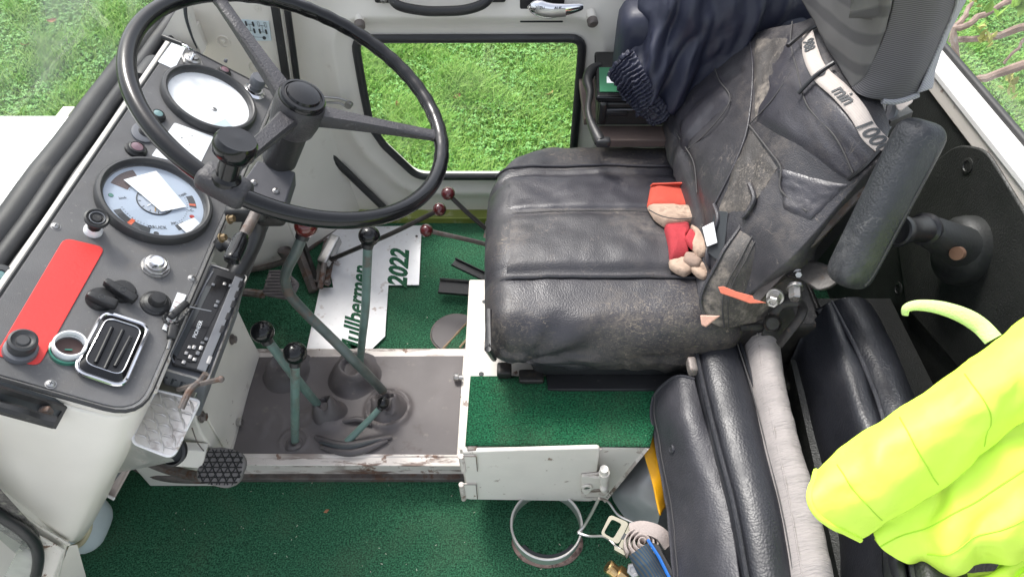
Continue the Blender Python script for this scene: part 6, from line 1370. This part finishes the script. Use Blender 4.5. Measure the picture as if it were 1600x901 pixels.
mk('flap_edge', MB().tube([bgp[0][i] for i in range(30)], .003, 7), vinyl_grey, fpb)
pz_ = bgp[17][22]; nb = (bgp[18][22] - bgp[17][22]).cross(bgp[17][23] - bgp[17][22]).normalized(); nb = nb if nb.dot(CAM - pz_) > 0 else -nb
pz_ = PP(1052, 701, pz_, nb)
mk('press_stud', MB(frame(pz_ + nb * .003, (1, 0, 0), nb)).lathe([(.0085, -.004), (.008, .001), (.0065, .0025), (.005, .0015), (.0005, .002)], 24), vinyl_grey, fpb)
mk('bag_body', MB().hull([bgp[0][2] + Vector((0, -.01, -.01)), bgp[0][26] + Vector((.02, 0, -.02)), bgp[49][26] + Vector((.02, 0, -.02)), bgp[49][2] + Vector((0, 0, -.01))], (.0, 0, -.22)), vinyl_grey, bg_)
mk('bag_side_fold', MB().hull([P(t) for t in [(1058, 800, 'z', .26), (1040, 830, 'z', .20), (1034, 870, 'z', .18), (1045, 880, 'z', .16), (1056, 925, 'z', .2)]], (.03, 0, -.02)), vinyl_grey, bg_, bev=.006)
mk('buckle_tab', MB().rbox(PD(1081, 572, 1.17), (.015, .03, .02), .004, 4), rusty, bg_)
# grey cloth pad
gp = root('grey_pad', (.50, .57, .1), 'pale grey wrinkled cloth pad standing on edge between the black cushions', 'cushion')
GLL = [P(t) for t in [(1168, 520, 'z', .45), (1178, 590, 'z', .45), (1196, 690, 'z', .45), (1215, 790, 'z', .44), (1236, 925, 'z', .43)]]
GRR = [P(t) for t in [(1222, 518, 'z', .45), (1230, 590, 'z', .455), (1254, 690, 'z', .455), (1284, 790, 'z', .45), (1314, 925, 'z', .44)]]
gb_, L2, R2 = topslab(gp, GLL, GRR, .34, grey_cloth, 'pad_body', .020, r=.022, n=80, wr=.0030, rib=.0012, ribn=90)
mk('pad_seam', MB().tube([L2[i].lerp(R2[i], .22) + Vector((0, 0, .012)) for i in range(len(L2))], .0016, 6), grey_cloth, gb_)
# passenger seat backrest
pb_ = root('passenger_backrest', (.62, .5, .2), 'black vinyl passenger backrest with sewn piping behind the grey pad', 'seat')
BF = [[(1300, 472, 'z', .50), (1288, 478, 'z', .50), (1262, 510, 'z', .47), (1235, 560, 'z', .40)],
      [(1330, 520, 'z', .50), (1300, 530, 'z', .50), (1262, 560, 'z', .44), (1235, 620, 'z', .32)],
      [(1368, 620, 'z', .51), (1330, 640, 'z', .50), (1290, 690, 'z', .40), (1262, 720, 'z', .28)],
      [(1400, 740, 'z', .51), (1370, 760, 'z', .50), (1330, 800, 'z', .40), (1290, 830, 'z', .25)],
      [(1420, 930, 'z', .51), (1400, 930, 'z', .50), (1360, 930, 'z', .42), (1320, 930, 'z', .30)]]
bfp = patch(BF, 50, 34, lambda a, b, p: .004 * math.sin(b * 9) + .002 * fbm(p, 10)); bo = sheet('backrest_front', bfp, vinyl, pb_, .03, ang=75)
BT = [[(1298, 473, 'z', .50), (1320, 468, 'z', .51), (1345, 468, 'z', .505), (1362, 478, 'z', .49)],
      [(1318, 510, 'z', .505), (1345, 508, 'z', .515), (1370, 510, 'z', .51), (1385, 516, 'z', .49)],
      [(1350, 575, 'z', .51), (1375, 572, 'z', .52), (1400, 572, 'z', .515), (1412, 580, 'z', .495)],
      [(1385, 680, 'z', .515), (1410, 672, 'z', .525), (1430, 670, 'z', .52), (1450, 672, 'z', .50)],
      [(1430, 930, 'z', .515), (1460, 930, 'z', .525), (1490, 930, 'z', .52), (1520, 930, 'z', .50)]]
btp = patch(BT, 50, 24, lambda a, b, p: .006 * math.sin(b * 3.1) + .0015 * fbm(p, 12)); sheet('backrest_top', btp, vinyl, pb_, .05, ang=75)
mk('piping', MB().tube([p + Vector((0, 0, .003)) for p in [btp[i][0] for i in range(50)]], .0036, 8), vinyl_grey, bo)
mk('lower_block', MB().hull([bfp[0][33], bfp[49][33], btp[49][23], btp[0][23]], (.02, .0, -.22)), vinyl_wall, pb_)
struct('rear_floor_shadow_board', MB().box((.72, .55, .16), (.26, .9, .30)), vinyl_wall)

# ================================================================== HI-VIS JACKET
hv = root('hi_vis_jacket', (.62, .45, .55), 'fluorescent yellow hi-vis jacket draped over the passenger backrest', 'jacket')
HV1 = [[(1275, 735, 'd', .91), (1300, 712, 'd', .90), (1400, 636, 'd', .90), (1500, 566, 'd', .91), (1630, 466, 'd', .93)],
       [(1266, 765, 'd', .875), (1315, 735, 'd', .855), (1415, 662, 'd', .85), (1520, 592, 'd', .86), (1640, 515, 'd', .88)],
       [(1272, 795, 'd', .865), (1335, 765, 'd', .84), (1435, 695, 'd', .83), (1540, 622, 'd', .84), (1650, 560, 'd', .86)],
       [(1305, 825, 'd', .87), (1362, 795, 'd', .845), (1455, 730, 'd', .84), (1550, 655, 'd', .85), (1655, 590, 'd', .87)],
       [(1345, 844, 'd', .90), (1385, 818, 'd', .895), (1470, 760, 'd', .89), (1540, 705, 'd', .89), (1650, 618, 'd', .90)]]
def hf(a, b, p): return .007 * fbm(p, 6) + .005 * math.sin(b * 17 + 3 * a + fbm(p, 5) * 4) * math.sin(a * 3.1) * (.4 + a) - .003 * abs(fbm((p.x, p.y * 1.5, p.z), 6)) + .0010 * fbm(p, 30)
h1 = patch(HV1, 60, 90, hf); s1 = sheet('sleeve', h1, hivis, hv, .02, ang=85)
for bb in (22, 44, 66): mk('quilt_seam', MB().tube([h1[i][bb] + (CAM - h1[i][bb]).normalized() * .0006 for i in range(8, 56)], .0009, 5), M('hivis_thread', (.42, .72, .04), .7), s1)
mk('sleeve_hem', MB().tube([h1[i][0] for i in range(60)], .004, 8), hivis, s1)
HV2 = [[(1380, 815, 'd', .93), (1470, 752, 'd', .92), (1560, 680, 'd', .92), (1660, 600, 'd', .93)],
       [(1368, 840, 'd', .915), (1470, 795, 'd', .89), (1570, 730, 'd', .88), (1670, 660, 'd', .88)],
       [(1395, 865, 'd', .91), (1490, 835, 'd', .87), (1590, 780, 'd', .86), (1680, 720, 'd', .86)],
       [(1440, 890, 'd', .91), (1510, 870, 'd', .87), (1600, 835, 'd', .86), (1690, 790, 'd', .86)],
       [(1462, 899, 'd', .94), (1530, 892, 'd', .91), (1610, 870, 'd', .90), (1700, 840, 'd', .90)]]
def hf2(a, b, p): return .010 * fbm(p, 5) + .008 * math.sin(b * 10 + a * 7 + fbm(p, 4) * 4) - .006 * abs(fbm((p.x, p.y, p.z * 1.5), 5)) + .001 * fbm(p, 30)
h2 = patch(HV2, 60, 70, hf2); s2 = sheet('body_front', h2, hivis, hv, .02, ang=85)
for aa_, bb_ in ((20, 0), (38, 10)): mk('quilt_seam', MB().tube([h2[aa_][j] + (CAM - h2[aa_][j]).normalized() * .0006 for j in range(bb_, 68)], .0009, 5), M('hivis_thread2', (.42, .72, .04), .7), s2)
HV3 = [[(1455, 893, 'd', .95), (1540, 885, 'd', .93), (1610, 850, 'd', .92), (1700, 800, 'd', .92)],
       [(1460, 910, 'd', .94), (1545, 905, 'd', .91), (1620, 880, 'd', .90), (1700, 840, 'd', .90)],
       [(1470, 950, 'd', .94), (1550, 950, 'd', .91), (1630, 930, 'd', .90), (1700, 900, 'd', .90)]]
sheet('body_lower', patch(HV3, 30, 40, hf2), hivis, hv, .02, ang=85)
q = spl([PD(*t) for t in [(1414, 492, .97), (1416, 482, .965), (1430, 477, .96), (1455, 478, .955), (1482, 484, .95), (1510, 495, .945), (1533, 510, .94), (1552, 530, .93)]], 40)
mk('draw_cord', MB().tube(q, [.0045 + .0075 * min(1, i / 30) for i in range(40)], 10, flat=.45), hivis_cord, hv)

# ================================================================== BOTTOM MIDDLE: ring, ratchet strap, fitting, sheets
rg = root('steel_ring', tuple(PZ(854, 818, 0)), 'open steel can ring over a rust-edged hole beside the locker door', 'ring')
T = Matrix.Translation(PZ(854, 818, .105)); rr0 = .0725
ring_steel = M('ring_steel', (.62, .60, .58), .32, .7, var=.1)
mk('ring_band', MB(T).lathe([(rr0, -.028), (rr0, 0), (rr0 - .0015, .001), (rr0 - .003, 0), (rr0 - .003, -.028)], 60, cap=False), ring_steel, rg, solid=0)
mk('ring_lip', MB(T).tube([Vector((rr0 * math.cos(k * .10472), rr0 * math.sin(k * .10472), 0)) for k in range(60)], .0023, 7, closed=True), ring_steel, rg)
T = Matrix.Translation(PZ(855, 834, .002)); rim_ = MB(T); vs = []; n_ = 40
for k in range(n_ + 1):
    a = R(188 + 164 * k / n_); w_ = 1 + .035 * math.sin(5 * a) + .03 * math.sin(11 * a + 1); e = math.sin(math.pi * k / n_) ** .5
    for r_, z_ in ((.0700, .004), (.074, .012), (.074 + .014 * w_ * e, .008), (.074 + .017 * w_ * e, 0)): vs.append((r_ * math.cos(a), r_ * math.sin(a) * .80, z_))
rim_.add(vs, [(k * 4 + j, k * 4 + j + 1, (k + 1) * 4 + j + 1, (k + 1) * 4 + j) for k in range(n_) for j in range(3)])
mk('rusty_rim', rim_, M('rusty_rim', (.30, .20, .17), .8, var=.3, vs=40, bump=.8, bs=150, wear=((.06, .04, .035), 45, .5, .06, .9, None)), rg, ang=60)
mk('dark_gap', arc(T @ Matrix.Diagonal((1, .80, 1, 1)), .058, .072, 212, 330, .006, 20), dark_print, rg)
wf = root('ratchet_strap', tuple(PZ(990, 850, 0)), 'ratchet strap with wire hooks, pale buckle frame and rolled dirty webbing on the carpet', 'strap')
mk('hook_wire', MB().tube(spl([PD(936, 778, 1.26), PD(925, 800, 1.28), PD(912, 822, 1.30), PD(903, 832, 1.30)], 14), .0032, 9), steel, wf)
mk('hook_wire', MB().tube(spl([PD(936, 778, 1.26), PD(950, 783, 1.27), PD(965, 803, 1.27), PD(985, 814, 1.26), PD(1000, 820, 1.25)], 18), .0026, 8), steel, wf)
mk('hook_wire', MB().tube(spl([PD(903, 832, 1.30), PD(920, 837, 1.29), PD(945, 838, 1.27), PD(962, 852, 1.25), PD(978, 862, 1.24)], 18), .0026, 8), steel, wf)
bn_ = Vector((-.1, -.2, 1)).normalized(); b0_ = PD(970, 826, 1.25)
def BP_(u, v, h=0): return PP(u, v, b0_ + bn_ * h, bn_)
outer = round_poly([BP_(953, 803), BP_(983, 816), BP_(966, 850), BP_(938, 834)], .007, 3); inn_ = round_poly([BP_(956, 810), BP_(972, 818), BP_(958, 841), BP_(943, 832)], .005, 3)
nn_ = len(outer); fb = MB(); fb.add(outer + inn_ + [p - bn_ * .003 for p in outer] + [p - bn_ * .003 for p in inn_], [(i, (i + 1) % nn_, nn_ + (i + 1) % nn_, nn_ + i) for i in range(nn_)] + [(2 * nn_ + i, 3 * nn_ + i, 3 * nn_ + (i + 1) % nn_, 2 * nn_ + (i + 1) % nn_) for i in range(nn_)] + [(i, 2 * nn_ + i, 2 * nn_ + (i + 1) % nn_, (i + 1) % nn_) for i in range(nn_)] + [(nn_ + i, nn_ + (i + 1) % nn_, 3 * nn_ + (i + 1) % nn_, 3 * nn_ + i) for i in range(nn_)])
bf_ = mk('buckle_frame', fb, zinc, wf)
mk('frame_slot', MB().hull([BP_(975, 832, .0006), BP_(979, 834, .0006), BP_(974, 843, .0006), BP_(970, 841, .0006)], bn_ * .0005), dark_print, bf_)
pt_ = mk('hook_plate', MB().hull(round_poly([BP_(984, 816, .001), BP_(1004, 826, .001), BP_(986, 864, .001), BP_(966, 853, .001)], .003, 2), bn_ * -.003), zinc, wf, bev=.0008)
mk('plate_slot', MB().hull([BP_(987, 838, .0015), BP_(991, 840, .0015), BP_(984, 850, .0015), BP_(980, 848, .0015)], bn_ * .0005), dark_print, pt_)
mk('side_plate', MB().hull([BP_(960, 852, .002), BP_(977, 860, .002), BP_(976, 867, .002), BP_(960, 858, .002)], bn_ * -.02), zinc, bf_)
rc_ = BP_(1003, 850, .012)
sp2 = []
for k in range(120): a = k * .19; r_ = .004 + .00125 * a; sp2.append(Vector((rc_.x + r_ * math.cos(a), rc_.y + r_ * math.sin(a) * .9, rc_.z)))
mk('webbing_roll', MB().grid([[p + Vector((0, 0, -.02)), p + Vector((0, 0, .020 - .0001 * i))] for i, p in enumerate(sp2)]), M('dirty_webbing', (.36, .31, .29), .9, bump=.6, bs=200), wf, solid=.0022, off=0)
mk('webbing_tail', MB().tube(spl([PD(985, 828, 1.24), PD(1005, 824, 1.23), PD(1030, 832, 1.22), PD(1045, 850, 1.22)], 16), .014, 8, flat=.3, up=(0, 0, 1)), M('dirty_webbing2', (.36, .31, .29), .9, bump=.6, bs=200), wf)
rtn = Vector((-.35, -.25, 1)).normalized(); ro = PD(1012, 880, 1.17)
def RTP(u, v, h=0): return PP(u, v, ro + rtn * h, rtn)
mk('blue_webbing', MB().grid([[RTP(983 + 30 * t + 0, 868 + 60 * t, .010 * math.sin(3 * t)), RTP(1000 + 30 * t, 856 + 60 * t, .012 + .010 * math.sin(3 * t)), RTP(1012 + 34 * t, 848 + 60 * t, .004)] for t in [i / 12 for i in range(13)]]), blue_web, wf, solid=.003, off=0, ang=70)
mk('blue_lever', MB().tube([RTP(1012, 842, .006), RTP(1030, 870, .006), RTP(1050, 910, .006)], .0028, 5), blue_edge, wf)
mk('ratchet_body', MB().hull([RTP(1014, 845, -.004), RTP(1028, 850, -.004), RTP(1050, 890, -.004), RTP(1050, 915, -.004), RTP(1040, 900, -.004)], rtn * -.02), satin_black, wf)
bf2 = root('brass_fitting', tuple(PZ(965, 890, 0)), 'brass hose fitting with a zinc hex nut at the bottom edge', 'fitting')
T = frame(PD(950, 884, 1.22), (0, 0, 1), PD(985, 912, 1.22) - PD(950, 884, 1.22))
mk('fitting_body', MB(T).lathe([(.010, -.002), (.0125, 0), (.013, .004), (.0122, .005), (.0122, .018), (.0135, .019)], 26), brass, bf2); mk('fitting_hex', MB(T).lathe([(.0165, .019), (.0175, .021), (.0175, .036), (.016, .038)], 6), brass, bf2, ang=25)
mk('zinc_nut', MB(frame(PD(990, 890, 1.17), (1, .3, 0), (-.2, -.4, 1))).lathe([(.013, -.02), (.013, -.002), (.0115, 0), (.007, 0), (.0065, -.003), (.0005, -.003)], 6), steel, bf2, ang=25)
gs = root('galvanised_sheet', tuple(PZ(990, 770, 0)), 'curved dull grey metal sheet beside the seat box brace', 'sheet')
GS = [[(1012, 700, 'z', .20), (1030, 700, 'z', .22), (1050, 700, 'z', .22)],
      [(985, 735, 'z', .14), (1012, 740, 'z', .20), (1045, 745, 'z', .2)],
      [(955, 768, 'z', .06), (990, 780, 'z', .14), (1038, 790, 'z', .16)],
      [(978, 812, 'z', .03), (1015, 820, 'z', .08), (1042, 830, 'z', .10)]]
sheet('sheet_body', patch(GS, 30, 24, lambda a, b, p: .003 * fbm(p, 8)), grey_sheet, gs, .003, ang=80)
ys = root('yellow_strip', tuple(PZ(1030, 720, .1)), 'amber yellow plastic strip tucked between the grey sheet and the vinyl bag', 'strip')
YS = [[(1000, 660, 'z', .27), (1022, 650, 'z', .28), (1040, 660, 'z', .26)], [(1006, 705, 'z', .27), (1026, 702, 'z', .27), (1042, 705, 'z', .25)], [(1018, 750, 'z', .24), (1036, 750, 'z', .24), (1046, 750, 'z', .23)], [(1032, 805, 'z', .22), (1042, 790, 'z', .2), (1048, 780, 'z', .2)]]
sheet('strip_body', patch(YS, 24, 12, lambda a, b, p: .003 * fbm(p, 14)), yellow_sheet, ys, .003, ang=80)
